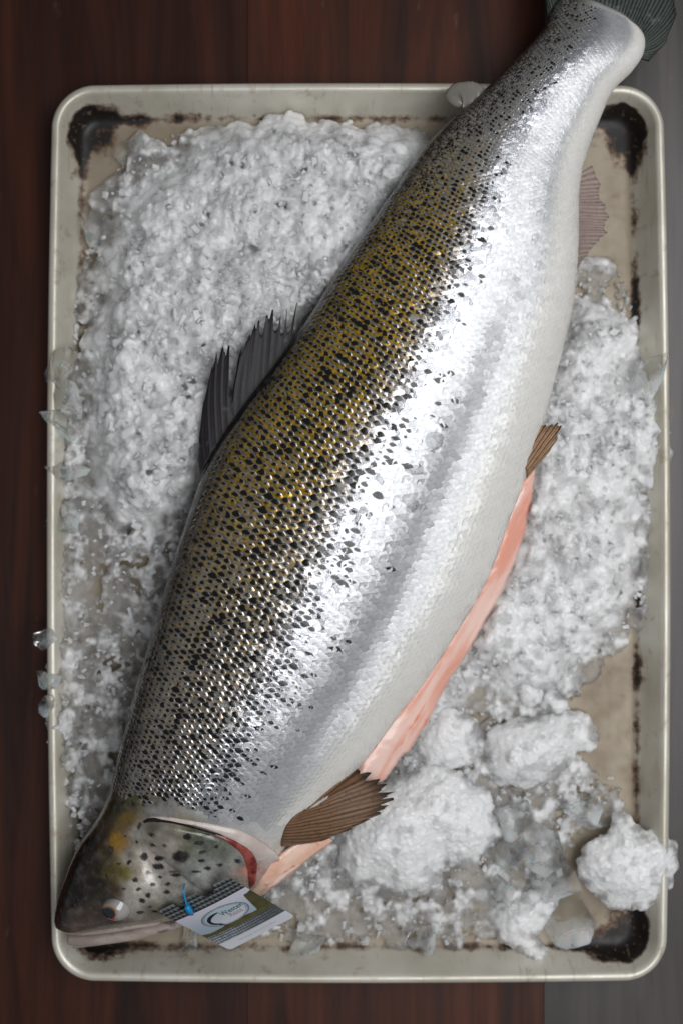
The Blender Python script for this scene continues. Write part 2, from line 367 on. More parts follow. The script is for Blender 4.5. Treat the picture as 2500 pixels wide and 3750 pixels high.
# ------------------------------------------------------------------ fish body
ST = [  # back edge px, belly edge px, z back, z belly, rise of the upper side (mm), crease depth, flatness
 ((206, 3372), (228, 3402), 34, 33, 7, 0), ((204, 3356), (300, 3408), 35, 33, 15, 0), ((210, 3318), (410, 3388), 37, 33, 22, 0),
 ((224, 3262), (510, 3374), 39, 33, 26, 0), ((244, 3206), (605, 3362), 41, 32, 30, 0), ((268, 3140), (700, 3350), 43, 31, 33, 0),
 ((303, 3074), (800, 3340), 45, 30, 37, 0), ((352, 3006), (905, 3280), 46, 30, 38, 0), ((392, 2926), (985, 3190), 47, 30, 40, 0),
 ((416, 2846), (1050, 3095), 48, 31, 42, .2), ((436, 2760), (1130, 3000), 49, 31, 43.5, .8), ((462, 2660), (1215, 2910), 49, 32, 44.5, 1.4),
 ((498, 2520), (1325, 2795), 50, 32, 45.5, 2.2), ((540, 2380), (1436, 2648), 50, 32, 46, 2.9), ((586, 2230), (1553, 2494), 50, 32, 46, 3.2),
 ((630, 2074), (1662, 2325), 50, 32, 46, 3.3), ((680, 1920), (1744, 2190), 50, 32, 46, 3.3), ((732, 1770), (1806, 2060), 50, 33, 45, 3.2),
 ((805, 1615), (1866, 1890), 50, 34, 44, 3.0), ((893, 1485), (1925, 1735), 50, 35, 43, 2.6), ((1000, 1345), (1984, 1550), 50, 37, 41.5, 2.2),
 ((1128, 1165), (2040, 1340), 50, 39, 39, 1.6), ((1250, 970), (2090, 1135), 50, 41, 36, .9), ((1370, 800), (2112, 920), 50, 43, 33, .3),
 ((1500, 612), (2118, 690), 50, 44, 29, 0), ((1605, 484), (2148, 556), 50, 45, 25.5, 0), ((1720, 380), (2186, 455), 50, 46, 23, 0),
 ((1830, 275), (2240, 335), 50, 47, 20.5, 0), ((1920, 184), (2310, 262), 50, 47, 18, 0), ((1985, 108), (2352, 195), 50, 47, 14, 0),
 ((2020, 30), (2352, 128), 49, 47, 9, 0), ((2068, -30), (2300, 70), 49, 48, 5, 0)]
stn = np.array([[a[0], a[1], b[0], b[1], c, d, e, f] for a, b, c, d, e, f in ST], float)
fine = catmull(stn, 3000)
midp = (fine[:, 0:2] + fine[:, 2:4]) / 2
ULEN = np.r_[0, np.cumsum(np.hypot(*np.diff(midp, axis=0).T))]          # px along the fish's mid line
UMAX = ULEN[-1]
def station(u):
    u = np.clip(u, 0, UMAX); return np.stack([np.interp(u, ULEN, fine[:, k]) for k in range(8)], -1)
def surf(u, phi):
    """upper side; phi 0 = back edge, pi = belly edge"""
    s = station(u); t = -np.cos(phi)
    zL, zR = s[..., 4], s[..., 5]; up = s[..., 6]
    Lw = P(s[..., 0], s[..., 1], zL); Rw = P(s[..., 2], s[..., 3], zR)
    k = (t + 1) / 2
    pos = Lw + (Rw - Lw) * k[..., None]
    z = up * np.clip(1 - np.abs(t) ** 2.15, 0, 1) ** .5
    cr = s[..., 7] * 1.3
    z = z - cr * np.exp(-((t - .50) / .17) ** 2) + cr * .55 * np.exp(-((t - .76) / .16) ** 2) * (1 - sm(.9, 1, t))
    pos[..., 2] += z / 1000.0
    return pos, t
def under(u, phi):
    s = station(u); t = np.cos(phi)                                       # from belly edge back to the back edge, below
    Lw = P(s[..., 0], s[..., 1], s[..., 4]); Rw = P(s[..., 2], s[..., 3], s[..., 5])
    pos = Lw + (Rw - Lw) * ((t + 1) / 2)[..., None]
    dn = np.minimum(s[..., 6] * .72, np.minimum(s[..., 4], s[..., 5]) - 7.0)
    dn = np.where(np.asarray(u) > 3300, np.minimum(dn, 16), dn)
    pos[..., 2] -= dn / 1000 * np.clip(1 - np.abs(t) ** 2.2, 0, 1) ** .5; return pos
U_HEAD = float(np.interp(9, np.arange(len(ST)), np.interp(np.linspace(0, 2999, len(ST)), np.arange(3000), ULEN)))
us = np.r_[np.linspace(0, U_HEAD, 210)[:-1], np.linspace(U_HEAD, UMAX, 230)]
NPH = 150; phis = np.linspace(0, np.pi, NPH); NU = 30; phu = np.linspace(0, np.pi, NU + 2)[1:-1]
UU, PH = np.meshgrid(us, phis, indexing='ij'); top, TT = surf(UU, PH)
UU2, PH2 = np.meshgrid(us, phu, indexing='ij'); bot = under(UU2, PH2)
# sculpt the head: orbit ridge, cheek hollow, nape groove
pxh, pyh = topx(top)
def g2(cx, cy, rx, ry, rot=0):
    a = math.radians(rot); dx, dy = pxh - cx, pyh - cy
    return np.exp(-((dx * math.cos(a) + dy * math.sin(a)) / rx) ** 2 - ((-dx * math.sin(a) + dy * math.cos(a)) / ry) ** 2)
top[..., 2] += (2.0 * g2(425, 3325, 75, 70) - 1.6 * g2(330, 3330, 50, 60) - 1.3 * g2(560, 3175, 30, 120, -20) + 1.2 * g2(500, 3230, 60, 70)
                - 2.6 * g2(640, 3010, 190, 16, 9) - 1.2 * g2(400, 3400, 160, 12, -4) - 1.0 * g2(300, 3230, 18, 110, 20)) / 1000
ring = np.concatenate([top, bot], 1); nr, nc = ring.shape[:2]
V = ring.reshape(-1, 3); F = grid_faces(nr, nc, True)[:, ::-1]
ncap = len(V); V = np.vstack([V, ring[0].mean(0), ring[-1].mean(0)])
Fl = [tuple(f) for f in F] + [(i, (i + 1) % nc, ncap) for i in range(nc)] + [((nr - 1) * nc + (i + 1) % nc, (nr - 1) * nc + i, ncap + 1) for i in range(nc)]
# pigment; left head points also darkened to follow the light falloff
HC = [(420,2880,(34,32,22)),(330,3100,(22,16,14)),(300,3160,(22,16,14)),(280,3280,(30,24,20)),(380,3060,(44,34,22)),(365,3240,(40,34,22)),(390,3290,(50,42,34)),(430,2960,(52,46,26)),(262,3200,(24,18,16)),(214,3330,(34,27,24)),(300,3360,(84,70,60)),(330,3250,(42,33,26)),
 (400,3200,(98,88,46)),(430,3080,(160,118,30)),(465,3000,(124,100,44)),(385,3000,(60,50,30)),(470,2925,(78,76,44)),(505,3050,(160,154,144)),
 (540,3130,(200,190,180)),(485,3145,(176,166,154)),(452,3195,(120,112,52)),(560,3225,(205,198,190)),(520,3285,(190,184,176)),(485,3262,(206,198,188)),
 (622,3250,(170,167,158)),(565,3335,(128,122,108)),(300,3402,(118,102,95)),(400,3402,(96,86,80)),(630,3345,(140,134,118)),(580,2985,(158,158,156)),
 (700,3000,(150,138,86)),(860,3030,(196,192,186)),(1000,3100,(228,220,214)),(350,3330,(70,60,50)),(640,3130,(186,176,166)),(760,3200,(176,174,166)),
 (420,3260,(90,76,56)),(380,3130,(70,58,30)),(350,3180,(48,40,28)),(900,3200,(210,150,140)),(800,3300,(170,165,160))]
SPOTS = [(180 + .3189 * x, 2900 + .3189 * y, .3189 * a, .3189 * b) for x, y, a, b in
 [(860,120,20,26),(960,130,22,34),(1095,140,20,34),(1230,130,30,30),(1340,150,22,26),(1410,160,26,28),(1040,390,24,44),(1175,490,26,20),(1010,575,20,25),(1190,615,26,26),(1325,620,20,18),
  (705,665,36,44),(885,500,18,16),(918,805,30,34),(1098,740,50,50),(1268,765,42,28),(1255,860,72,36),(663,960,18,22),(1140,925,34,32),
  (1280,970,26,20),(1460,960,56,18),(995,1010,34,26),(1195,1065,34,26),(1360,1055,36,24),(1022,1115,30,20),(855,1113,22,12),(1145,1187,34,30),
  (1062,1250,36,28),(1060,1385,46,20),(1160,1320,30,14),(1215,1370,34,16),(1350,1150,40,28),(810,825,18,14),(540,790,24,50)]]
OC = [(560,3030,(120,118,100)),(640,3040,(150,144,130)),(700,3060,(84,90,72)),(770,3080,(92,98,84)),(620,3090,(196,184,170)),(590,3060,(170,160,148)),(680,3110,(120,120,100)),(660,3140,(60,62,52)),(720,3140,(150,152,140)),
      (820,3110,(118,124,112)),(870,3150,(160,162,156)),(880,3220,(196,186,172)),(800,3190,(176,180,176)),(740,3200,(190,194,192)),(690,3180,(150,152,146)),(620,3170,(170,166,156)),(820,3240,(206,198,190)),(760,3240,(190,190,186))]
OS = [(100 + .7015 * x, 2800 + .7015 * y, .7015 * a, .7015 * b) for x, y, a, b in [(840,378,24,15),(895,408,28,13),(912,455,22,10),(915,500,20,10),(885,560,28,7),(945,540,18,9),(1010,525,16,9),(1100,503,18,12),(985,430,14,10),
      (800,480,46,30),(650,365,13,11),(655,420,14,14),(715,425,10,9),(690,490,26,14),(760,560,24,8),(930,370,18,10)]]
def pigment(px, py, pts, spread=46.0, spots=()):
    px = px.ravel(); py = py.ravel(); W = 0; C = 0
    for x, y, c in pts:
        wgt = 1.0 / (((px - x) ** 2 + (py - y) ** 2) / spread ** 2 + .12) ** 1.9
        W = W + wgt; C = C + wgt[:, None] * lin(c)[None]
    C = C / W[:, None]
    nz = fbm(np.c_[px, py, 0 * px] / 34.0, 4)[:, None]; n2 = fbm(np.c_[px, py, 0 * px + 5] / 11.0, 3)[:, None]; C = C * (.45 + 1.0 * nz) * (.6 + .85 * n2)
    wx = (vnoise(np.c_[px, py, 0 * px] / 16.0) - .5) * 10; wy = (vnoise(np.c_[py, px, 0 * px + 9] / 16.0) - .5) * 10
    for x, y, a, b in spots:
        d = np.hypot((px + wx - x) / a, (py + wy - y) / b); k = (1 - sm(.78, 1.12, d))[:, None] * .96; C = C * (1 - k) + lin((20, 17, 16)) * k
    return C
ppx, ppy = topx(V)
pig = np.zeros((len(V), 3)); met = np.zeros(len(V))
uall = np.r_[np.repeat(us, nc), 0, UMAX]; tall = np.r_[np.concatenate([TT, np.cos(PH2)], 1).ravel(), 0, 0]
istop = np.r_[np.concatenate([np.ones_like(TT), np.zeros_like(PH2)], 1).ravel(), 0, 0]
hm = uall < U_HEAD + 120
pig[hm] = pigment(ppx[hm], ppy[hm], HC + OC, 38, SPOTS + OS)
met[hm] = .25
k = sm(-.75, .1, tall)[:, None]; sfrac = np.clip((uall - U_HEAD) / (UMAX - U_HEAD), 0, 1)
bodyc = lin((66, 58, 26)) * (1 - k) + lin((196, 196, 194)) * k
edge = sm(-.80, -.985, tall)[:, None]; bodyc = bodyc * (1 - edge) + lin((34, 32, 28)) * edge
wb = sm(.72, .97, tall)[:, None]; bodyc = bodyc * (1 - wb) + lin((234, 230, 220)) * wb
bl = sm(U_HEAD - 10, U_HEAD + 70, uall)[:, None]; pig = pig * (1 - bl) + bodyc * bl
pig[istop < .5] = pig[istop < .5] * .55 + lin((120, 116, 108)) * .45
met = met * (1 - bl[:, 0]) + bl[:, 0] * (.45 - .42 * sm(.2, .8, tall))
body_me = mesh_np('body', V, Fl); attr(body_me, 'pig', np.clip(pig, 0, 1)); attr(body_me, 'metal', met, 'FLOAT')
fish = empty('fish', tuple(P(1250, 1900, 0)), 'whole gutted salmon with black spotted back and silver flank on ice', 'fish')
body = add('body', body_me, M['skin'], fish)
bvh = BVHTree.FromPolygons([tuple(v) for v in V], Fl)
def hit(x, y, default=0.0):
    h = bvh.ray_cast(Vector((x, y, .5)), Vector((0, 0, -1)))
    return h[0].z if h[0] is not None else default
def draped(px, py, lift=0.0, default=30.0):
    """photo pixel -> point on the fish's upper surface under that pixel"""
    z = 60.0
    for _ in range(4):
        q = P(px, py, z); z = hit(q[0], q[1], default / 1000) * 1000
    q = P(px, py, z + lift); return q

# ------------------------------------------------------------------ scales
def scales():
    NB = 52
    # line pitch falls towards the belly
    bs = np.linspace(0, 1, 400); pitch = 1.0 - .42 * sm(.55, .9, bs); cum = np.r_[0, np.cumsum((1 / pitch)[1:])]; cum /= cum[-1]
    beta = np.interp((np.arange(NB) + .5) / NB, cum, bs)
    ph = np.linspace(.02, np.pi - .02, 160)
    pts = []; u = U_HEAD - 130; i = 0
    while u < UMAX - 40:
        for par in (0, 1):
            uc = u if par == 0 else None
            pass
        p0, _ = surf(np.full_like(ph, u), ph); arc = np.r_[0, np.cumsum(np.linalg.norm(np.diff(p0, axis=0), axis=1))]
        tot = arc[-1]; step_mm = max(2.7, 1000 * tot / NB * .96); k = FPX / (CAMZ * 1000 - 85) * step_mm
        pts.append((u, k, tot)); u += k
    rows = []
    for (u, k, tot) in pts:
        for par in (0, 1):
            uu = u + .5 * k * par
            p0, t0 = surf(np.full_like(ph, uu), ph); arc = np.r_[0, np.cumsum(np.linalg.norm(np.diff(p0, axis=0), axis=1))]
            bl = beta[par::2]; phl = np.interp(bl * arc[-1], arc, ph); rows.append((uu, k, arc[-1], bl, phl, par))
    yl = np.array([(300,2860),(420,2905),(500,2945),(620,2950),(760,2985),(900,3012),(1000,3030),(1060,3020),(1150,2960)])
    vs, suv, info, dk, cen, size = [], [], [], [], [], []
    X = np.linspace(-1, 1, 5); Y = np.array([0, .42, .58, .74, .89, 1.0])
    gx, gy = np.meshgrid(X, Y); gx = gx.ravel(); gy = gy.ravel()
    wid = np.interp(gy, [0, .4, .75, 1], [.78, 1.0, .98, .62])
    lx = gx * wid; ly = gy - .20 * np.abs(gx) ** 2.2 * sm(.4, 1, gy)
    lz = .70 * (1 - gx ** 2) * np.interp(gy, Y, [0, .25, .62, 1.0, .92, .45]) - .15 * sm(.85, 1.0, gy)
    for (u, k, tot, bl, phl, par) in rows:
        n = len(phl); du = 3.0
        c, t = surf(np.full(n, u), phl); a, _ = surf(np.full(n, u + du), phl); b, _ = surf(np.full(n, u - du), phl)
        T = a - b; T /= np.linalg.norm(T, axis=1)[:, None]
        q1, _ = surf(np.full(n, u), phl + .01); q0, _ = surf(np.full(n, u), phl - .01); B = q1 - q0; B /= np.linalg.norm(B, axis=1)[:, None]
        Nn = np.cross(B, T); Nn /= np.linalg.norm(Nn, axis=1)[:, None]; Nn *= np.sign(Nn[:, 2:3] + 1e-9) if True else 1
        B = np.cross(T, Nn)
        pxs, pys = topx(c); s = np.clip((u - U_HEAD) / (UMAX - U_HEAD), 0, 1)
        pit = np.gradient(bl) * tot if n > 1 else np.full(n, tot / 17)
        d = k * (CAMZ - .085) / FPX
        for j in range(n):
            x, y = pxs[j], pys[j]
            if y > np.interp(x, yl[:, 0], yl[:, 1]) + random.uniform(-30, 8): continue
            tt = t[j]
            if random.random() < .008 or tt < -.945: continue
            W = pit[j] * .5 * (.88 + .24 * sm(-.2, .2, tt)) * random.uniform(.93, 1.07); L = d * 1.95 * random.uniform(.95, 1.05)
            rj = .06 - .035 * sm(-.2, .3, tt); rx, ry = random.gauss(0, rj), random.gauss(0, rj * .8)
            nn = Nn[j] + B[j] * rx + T[j] * ry; nn /= np.linalg.norm(nn)
            tz = T[j] - nn * T[j].dot(nn); tz /= np.linalg.norm(tz); bz = np.cross(tz, nn)
            org = c[j] - tz * L * .62
            dome_k = 1.65 - 1.4 * sm(-.35, .10, tt)
            hh = min(.0011, .13 * d) * (1 - .35 * (tt > .55))
            v = org + np.outer(lx * W, bz) + np.outer(ly * L, tz) + np.outer(-.0004 + .00042 * sm(-.25, .1, tt) + gy * hh + lz * hh * dome_k * random.uniform(.7, 1.25), nn)
            # spots
            cut = -.06 + .20 * (1 - s) ** 2 - .16 * sm(.6, 1, s)
            pr = .93 * (1 - sm(cut - .26, cut + .16, tt)) + .18 * (1 - sm(cut, cut + .38, tt)); pr *= 1 - .6 * sm(.55, .9, s)
            sp = 0.
            if random.random() < pr: sp = random.choice((.24, .32, .40, .48, .6)) * random.uniform(.85, 1.2) * (1 - .25 * sm(-.5, -.95, tt))
            elif tt < cut + .05 and random.random() < .5: sp = random.uniform(.08, .2)
            gold = sm(-1.0, -.85, tt) * (1 - sm(-.34, .02, tt)) * np.interp(s, [0, .1, .25, .45, .6, .72, .82, 1], [.32, .42, .58, .9, 1, .8, .3, .12])
            gold *= random.uniform(.75, 1.1)
            white = float(.15 * sm(-.25, .0, tt) + .45 * sm(-.05, .3, tt) + .40 * sm(.45, .85, tt)); dark = float(sm(-.70, -1.0, tt)) * .8 + random.uniform(0, .12) * (tt < -.3)
            vs.append(v); suv.append(np.c_[gx, (ly - .49) / .51, 0 * gx]); cen.append((x, y)); size.append(W * L * abs(nn[2]))
            info.append(np.tile([sp, min(gold, 1), white, random.random()], (30, 1))); dk.append(np.full(30, dark))
    fq = grid_faces(6, 5)[:, ::-1]
    order = np.argsort(-np.array(size)); big = set(order[:300].tolist())
    rest = [i for i in range(len(vs)) if i not in big]
    def make(name, idx):
        Vv = np.vstack([vs[i] for i in idx]); Ff = (fq[None] + 30 * np.arange(len(idx))[:, None, None]).reshape(-1, 4)
        me = mesh_np(name, Vv, Ff); attr(me, 'suv', np.vstack([suv[i] for i in idx]), 'FLOAT_VECTOR')
        attr(me, 'info', np.vstack([info[i] for i in idx])); attr(me, 'dark', np.concatenate([dk[i] for i in idx]), 'FLOAT'); return me
    add('small_scales', make('small_scales', rest), M['scale'], fish, kind='stuff')
    for i in sorted(big): add('scale', make('scale', [i]), M['scale'], fish)
    print('scales', len(vs))
scales()

# ------------------------------------------------------------------ fins
def fin(name, rays, mat, frac=None, jag=.05, thick=.0009, nsub=5, nlen=14, wave=.0006, parent=fish):
    """rays: list of (base xyz, mid xyz or None, tip xyz). One ridged sheet between neighbouring rays; frac cuts slits."""
    rays = [(np.array(b), None if m is None else np.array(m), np.array(t)) for b, m, t in rays]
    cols = []; us_ = []; n = len(rays)
    for i in range(n - 1):
        fr = 1.0 if frac is None else frac.get(i, 1.0)
        for k in range(nsub + (1 if i == n - 2 else 0)):
            f = k / nsub
            b = rays[i][0] * (1 - f) + rays[i + 1][0] * f; t = rays[i][2] * (1 - f) + rays[i + 1][2] * f
            m0 = rays[i][1] if rays[i][1] is not None else (rays[i][0] + rays[i][2]) / 2
            m1 = rays[i + 1][1] if rays[i + 1][1] is not None else (rays[i + 1][0] + rays[i + 1][2]) / 2
            m = m0 * (1 - f) + m1 * f
            e = 1.0 - jag * (1 - abs(math.cos(math.pi * f))) - random.uniform(0, jag * .7)
            if fr < 1 and 0 < k: e = fr * (1 - .12 * math.sin(math.pi * f))
            s = np.linspace(0, e, nlen)[:, None]
            c = b * (1 - s) ** 2 + 2 * (2 * m - .5 * b - .5 * t) * s * (1 - s) + t * s ** 2
            c[:, 2] += wave * math.cos(2 * math.pi * (i + f)) * np.linspace(.4, 1, nlen); cols.append(c); us_.append((i + f, np.linspace(0, e, nlen)))
    V = np.concatenate(cols); F = grid_faces(len(cols), nlen)
    me = mesh_np(name, V, F); attr(me, 'fuv', np.concatenate([np.c_[np.full(nlen, u), y, 0 * y] for u, y in us_]), 'FLOAT_VECTOR')
    o = add(name, me, mat, parent); solid(o, thick, 0); return o
def ry(base, tip, zb, zt, mid=None, zm=None):
    return (P(*base, zb), None if mid is None else P(*mid, zm if zm is not None else (zb + zt) / 2), P(*tip, zt))
# dorsal fin, split after its front rays
fin('dorsal_fin', [ry((735,1740),(733,1600),50,52,(728,1670)), ry((752,1712),(752,1450),51,54,(738,1580)), ry((772,1680),(776,1340),52,57,(760,1500)), ry((795,1648),(796,1272),52,59,(784,1450)),
  ry((818,1618),(822,1238),52,60,(808,1420)), ry((838,1592),(843,1249),52,60,(832,1410)), ry((858,1565),(886,1275),52,60,(862,1400)), ry((880,1535),(916,1205),52,60,(892,1370)), ry((905,1502),(932,1178),52,60,(914,1340)),
  ry((930,1468),(953,1150),52,59,(940,1300)), ry((955,1435),(976,1140),52,58,(965,1280)), ry((980,1400),(1003,1112),52,58,(992,1255)), ry((1005,1364),(1030,1120),52,57,(1020,1240)),
  ry((1030,1326),(1052,1112),52,56,(1044,1220)), ry((1055,1288),(1090,1100),52,55,(1070,1195)), ry((1072,1262),(1072,1190),52,53)],
  M['dorsal'], frac={5: .42, 9: .8, 11: .72, 12: .6, 13: .5}, jag=.16, wave=.00018)
# pectoral fin lying across the belly edge
def dz(p, lift, lo): return max(1000 * draped(p[0], p[1], 0, lo)[2], lo) + lift
PB = [(1030,3098),(1030,3086),(1032,3074),(1036,3060),(1040,3046),(1046,3032),(1054,3018),(1064,3004),(1076,2992),(1092,2980),(1112,2968),(1140,2952)]
PT = [(1105,3086),(1195,3074),(1290,3036),(1366,2995),(1420,2970),(1438,2948),(1455,2920),(1449,2898),(1430,2868),(1397,2850),(1362,2828),(1318,2800)]
fin('pectoral_fin', [ry(b, t, dz(b, 1.2, 38), 40, ((b[0] + t[0]) / 2 + q[0], (b[1] + t[1]) / 2 + q[1]), max(dz(((b[0] + t[0]) / 2, (b[1] + t[1]) / 2), 1.6, 38), 42)) for b, t, q in
    zip(PB, PT, [(0, 4), (0, 8), (4, 12), (6, 14), (6, 12), (4, 8), (2, 4), (0, 0), (0, 0), (0, 0), (0, 0), (0, 0)])], M['pectoral'], jag=.12, wave=.0003)
fin('pelvic_fin', [ry((1890,1700),(1968,1550),50,46), ry((1902,1704),(1994,1556),50,46), ry((1912,1710),(2018,1552),49,45), ry((1920,1716),(2040,1546),48,44), ry((1926,1724),(2056,1556),47,43), ry((1928,1736),(2040,1604),45,41), ry((1926,1752),(2012,1650),43,39)], M['pelvic'], jag=.06)
fin('anal_fin', [ry((2116,640),(2166,606),40,30), ry((2116,680),(2198,676),40,27), ry((2116,720),(2190,716),40,25), ry((2116,750),(2214,752),40,24), ry((2115,790),(2230,796),40,23), ry((2114,820),(2212,826),40,22), ry((2114,850),(2222,852),40,22), ry((2112,890),(2180,892),39,22), ry((2110,950),(2140,938),38,24), ry((2108,985),(2116,975),38,28)], M['anal'], jag=.08)
fin('tail_fin', [ry((2345,215),(2372,226),47,44), ry((2350,195),(2440,138),47,42,(2404,184)), ry((2350,170),(2474,52),47,41,(2420,118)), ry((2345,140),(2464,-40),48,40,(2412,60)), ry((2330,110),(2430,-100),48,40), ry((2300,80),(2390,-150),48,40),
  ry((2260,50),(2330,-190),48,40), ry((2210,20),(2260,-220),48,40), ry((2150,-10),(2180,-250),48,40), ry((2090,-10),(2100,-290),48,40), ry((2050,10),(2040,-330),48,40,(2030,-120)), ry((2020,50),(2000,-350),48,40,(1990,-120)), ry((2008,90),(1985,-340),48,40,(1992,-80))], M['caudal'], jag=.03, thick=.0016)
# fleshy adipose fin near the tail
def blob_strip(name, line, widths, heights, mat, parent=fish, n=40, m=14, cap=.15):
    """a rounded ridge along a line of (px,py,z)"""
    L = catmull(np.array(line, float), n); pos = P(L[:, 0], L[:, 1], L[:, 2]); wd = np.interp(np.linspace(0, 1, n), np.linspace(0, 1, len(widths)), widths) / 1000
    ht = np.interp(np.linspace(0, 1, n), np.linspace(0, 1, len(heights)), heights) / 1000
    e = np.linspace(0, 1, n); taper = np.sqrt(np.clip(1 - np.clip((cap - np.minimum(e, 1 - e)) / cap, 0, 1) ** 2, .0004, 1))
    T = np.gradient(pos, axis=0); T /= np.linalg.norm(T, axis=1)[:, None]; Bv = np.cross(T, [0, 0, 1]); Bv /= np.linalg.norm(Bv, axis=1)[:, None]
    a = np.linspace(0, 2 * np.pi, m, endpoint=False)
    nz = (fbm(np.stack([np.repeat(e * 9, m), np.tile(a, n), np.full(n * m, len(name) * 1.7)], -1), 3) - .45).reshape(n, m)
    V = pos[:, None] + Bv[:, None] * ((wd * taper)[:, None] * np.cos(a)[None] * (1 + .35 * nz))[..., None] + np.array([0, 0, 1.])[None, None] * ((ht * taper)[:, None] * np.sin(a)[None] * (1 + .35 * nz))[..., None]
    V = V.reshape(-1, 3); F = [tuple(f)[::-1] for f in grid_faces(n, m, True)]
    F += [tuple(range(m)), tuple(range((n - 1) * m, n * m))[::-1]]
    return add(name, mesh_np(name, V, F), mat, parent)
blob_strip('adipose_fin', [(1770, 360, 52), (1720, 350, 52), (1680, 350, 51), (1655, 385, 49)], [9, 10, 10, 7], [3, 3, 2.5, 1.5], M['adipose'])

# ------------------------------------------------------------------ cut belly, gills, jaw, gill cover, eye
def ribbon(name, inner, outer, mat, bulge=2.0, n=120, m=9, thick=.003, rough=.9, parent=fish):
    A = catmull(np.array(inner, float), n); B = catmull(np.array(outer, float), n); k = np.linspace(0, 1, m)
    Q = A[:, None] * (1 - k)[None, :, None] + B[:, None] * k[None, :, None]; Q[..., 2] += bulge * np.sin(np.pi * k)[None]
    nz = fbm(np.c_[Q[..., 0].ravel() / 26, Q[..., 1].ravel() / 26, np.full(n * m, 3.3)], 3).reshape(n, m) - .45
    Q[..., 2] += nz * 2.2 * rough; Q[:, -1, 0] += nz[:, -1] * 26 * rough; Q[:, -1, 1] += nz[:, 2] * 16 * rough
    V = P(Q[..., 0], Q[..., 1], Q[..., 2]).reshape(-1, 3); me = mesh_np(name, V, grid_faces(n, m)[:, ::-1])
    o = add(name, me, mat, parent); solid(o, thick, -1); return o
ribbon('belly_flap', [(1940,1690,34),(1905,1760,31),(1850,1885,28),(1788,2060,27),(1715,2190,27),(1640,2320,27),(1530,2490,27),(1410,2640,28),(1310,2775,29),(1260,2850,29)],
       [(1962,1716,32),(1950,1790,28),(1933,1880,23),(1902,2005,20),(1868,2100,20),(1745,2335,19),(1634,2512,19),(1520,2718,20),(1470,2772,20),(1400,2866,22)], M['flesh'])
ribbon('throat_flesh', [(900,3200,40),(940,3190,42),(1000,3150,42),(1060,3100,40),(1160,3040,36)], [(905,3300,26),(960,3262,26),(1050,3200,27),(1120,3140,28),(1215,3070,28)], M['throat'], n=60)
blob_strip('throat_fold', [(930, 3262, 30), (1000, 3210, 31), (1060, 3170, 31), (1108, 3146, 30)], [5, 6, 5, 3], [3.5, 4, 4, 2], M['flesh'])
def star_patch(name, poly, mat, lift, rim, cpt=None, rings=26, m=160, parent=fish, colfn=None, dome=0.0, thick=None):
    pl = np.array(poly, float); pl = np.vstack([pl, pl[:1]]); seg = np.r_[0, np.cumsum(np.hypot(*np.diff(pl, axis=0).T))]
    s = np.linspace(0, seg[-1], m, endpoint=False); E = np.stack([np.interp(s, seg, pl[:, 0]), np.interp(s, seg, pl[:, 1])], -1)
    for _ in range(3): E = (np.roll(E, 1, 0) + 2 * E + np.roll(E, -1, 0)) / 4
    c = np.array(cpt) if cpt is not None else E.mean(0); V = []; px = []
    f = np.r_[np.linspace(.04, .9, rings - 5), .94, .97, .99, 1.0, 1.0]
    for i, r in enumerate(f):
        for e in E:
            q = c + (e - c) * r; z = lift * (1 - (max(r - rim, 0) / (1 - rim)) ** 2.5 * .6) + dome * (1 - r * r)
            z = z * (.06 + .94 * sm(530, 650, q[0])) * (1 - .85 * sm(3215, 3275, q[1]) * sm(820, 700, q[0])) + .15
            if i == len(f) - 1: z = -3.0
            V.append(draped(q[0], q[1], z)); px.append(q)
    V.append(draped(c[0], c[1], lift + dome)); px.append(c); V = np.array(V); px = np.array(px)
    F = [tuple(x) for x in grid_faces(len(f), m, True)]; k = len(V) - 1; F += [(k, i2, i1) for i1, i2 in ((i, (i + 1) % m) for i in range(m))]
    up = np.cross(V[F[0][1]] - V[F[0][0]], V[F[0][3]] - V[F[0][0]])[2]
    if up < 0: F = [x[::-1] for x in F]
    me = mesh_np(name, V, F)
    if colfn: attr(me, 'pig', colfn(px)); attr(me, 'metal', np.full(len(V), .35), 'FLOAT')
    return add(name, me, mat, parent)
star_patch('gill_cover', [(545,3008),(626,3014),(710,3034),(775,3052),(838,3084),(884,3120),(901,3162),(906,3220),(898,3268),(840,3290),(766,3272),(703,3240),(660,3200),(600,3150),(545,3110),(520,3060),(520,3020)],
           M['skin'], 3.2, .80, (715, 3145), colfn=lambda p: np.clip(pigment(p[:, 0], p[:, 1], OC + HC, 34, OS + SPOTS), 0, 1), dome=1.2)
# red gill showing behind the cover, pale collar behind it
blob_strip('gills', [tuple(np.r_[x, y, 1000 * draped(x, y)[2] + .6]) for x, y in [(780,3052),(840,3078),(890,3112),(918,3160),(922,3215),(915,3255)]], [.9, 1.8, 3.6, 4.6, 3.6, 2.2], [1.0, 1.6, 2.2, 2.3, 2.0, 1.5], M['gill'])
blob_strip('gill_collar', [tuple(np.r_[x, y, 1000 * draped(x, y)[2] + .3]) for x, y in [(540,2994),(630,3000),(720,3018),(800,3036),(870,3062),(930,3100),(975,3142),(1005,3178)]], [1.0, 1.6, 2.2, 3.0, 4.4, 6.0, 7.5, 8], [1.0, 1.2, 1.4, 1.7, 2.1, 2.3, 2.2, 1.6], M['white_rim'])
blob_strip('gill_slit', [tuple(np.r_[x, y, 1000 * draped(x, y)[2] + .5]) for x, y in [(524,3012),(560,3002),(640,3008),(720,3028),(790,3048),(850,3076)]], [1.0, 1.5, 1.5, 1.5, 1.7, 1.2], [.5, .8, .8, .8, .9, .6], M['slit'])
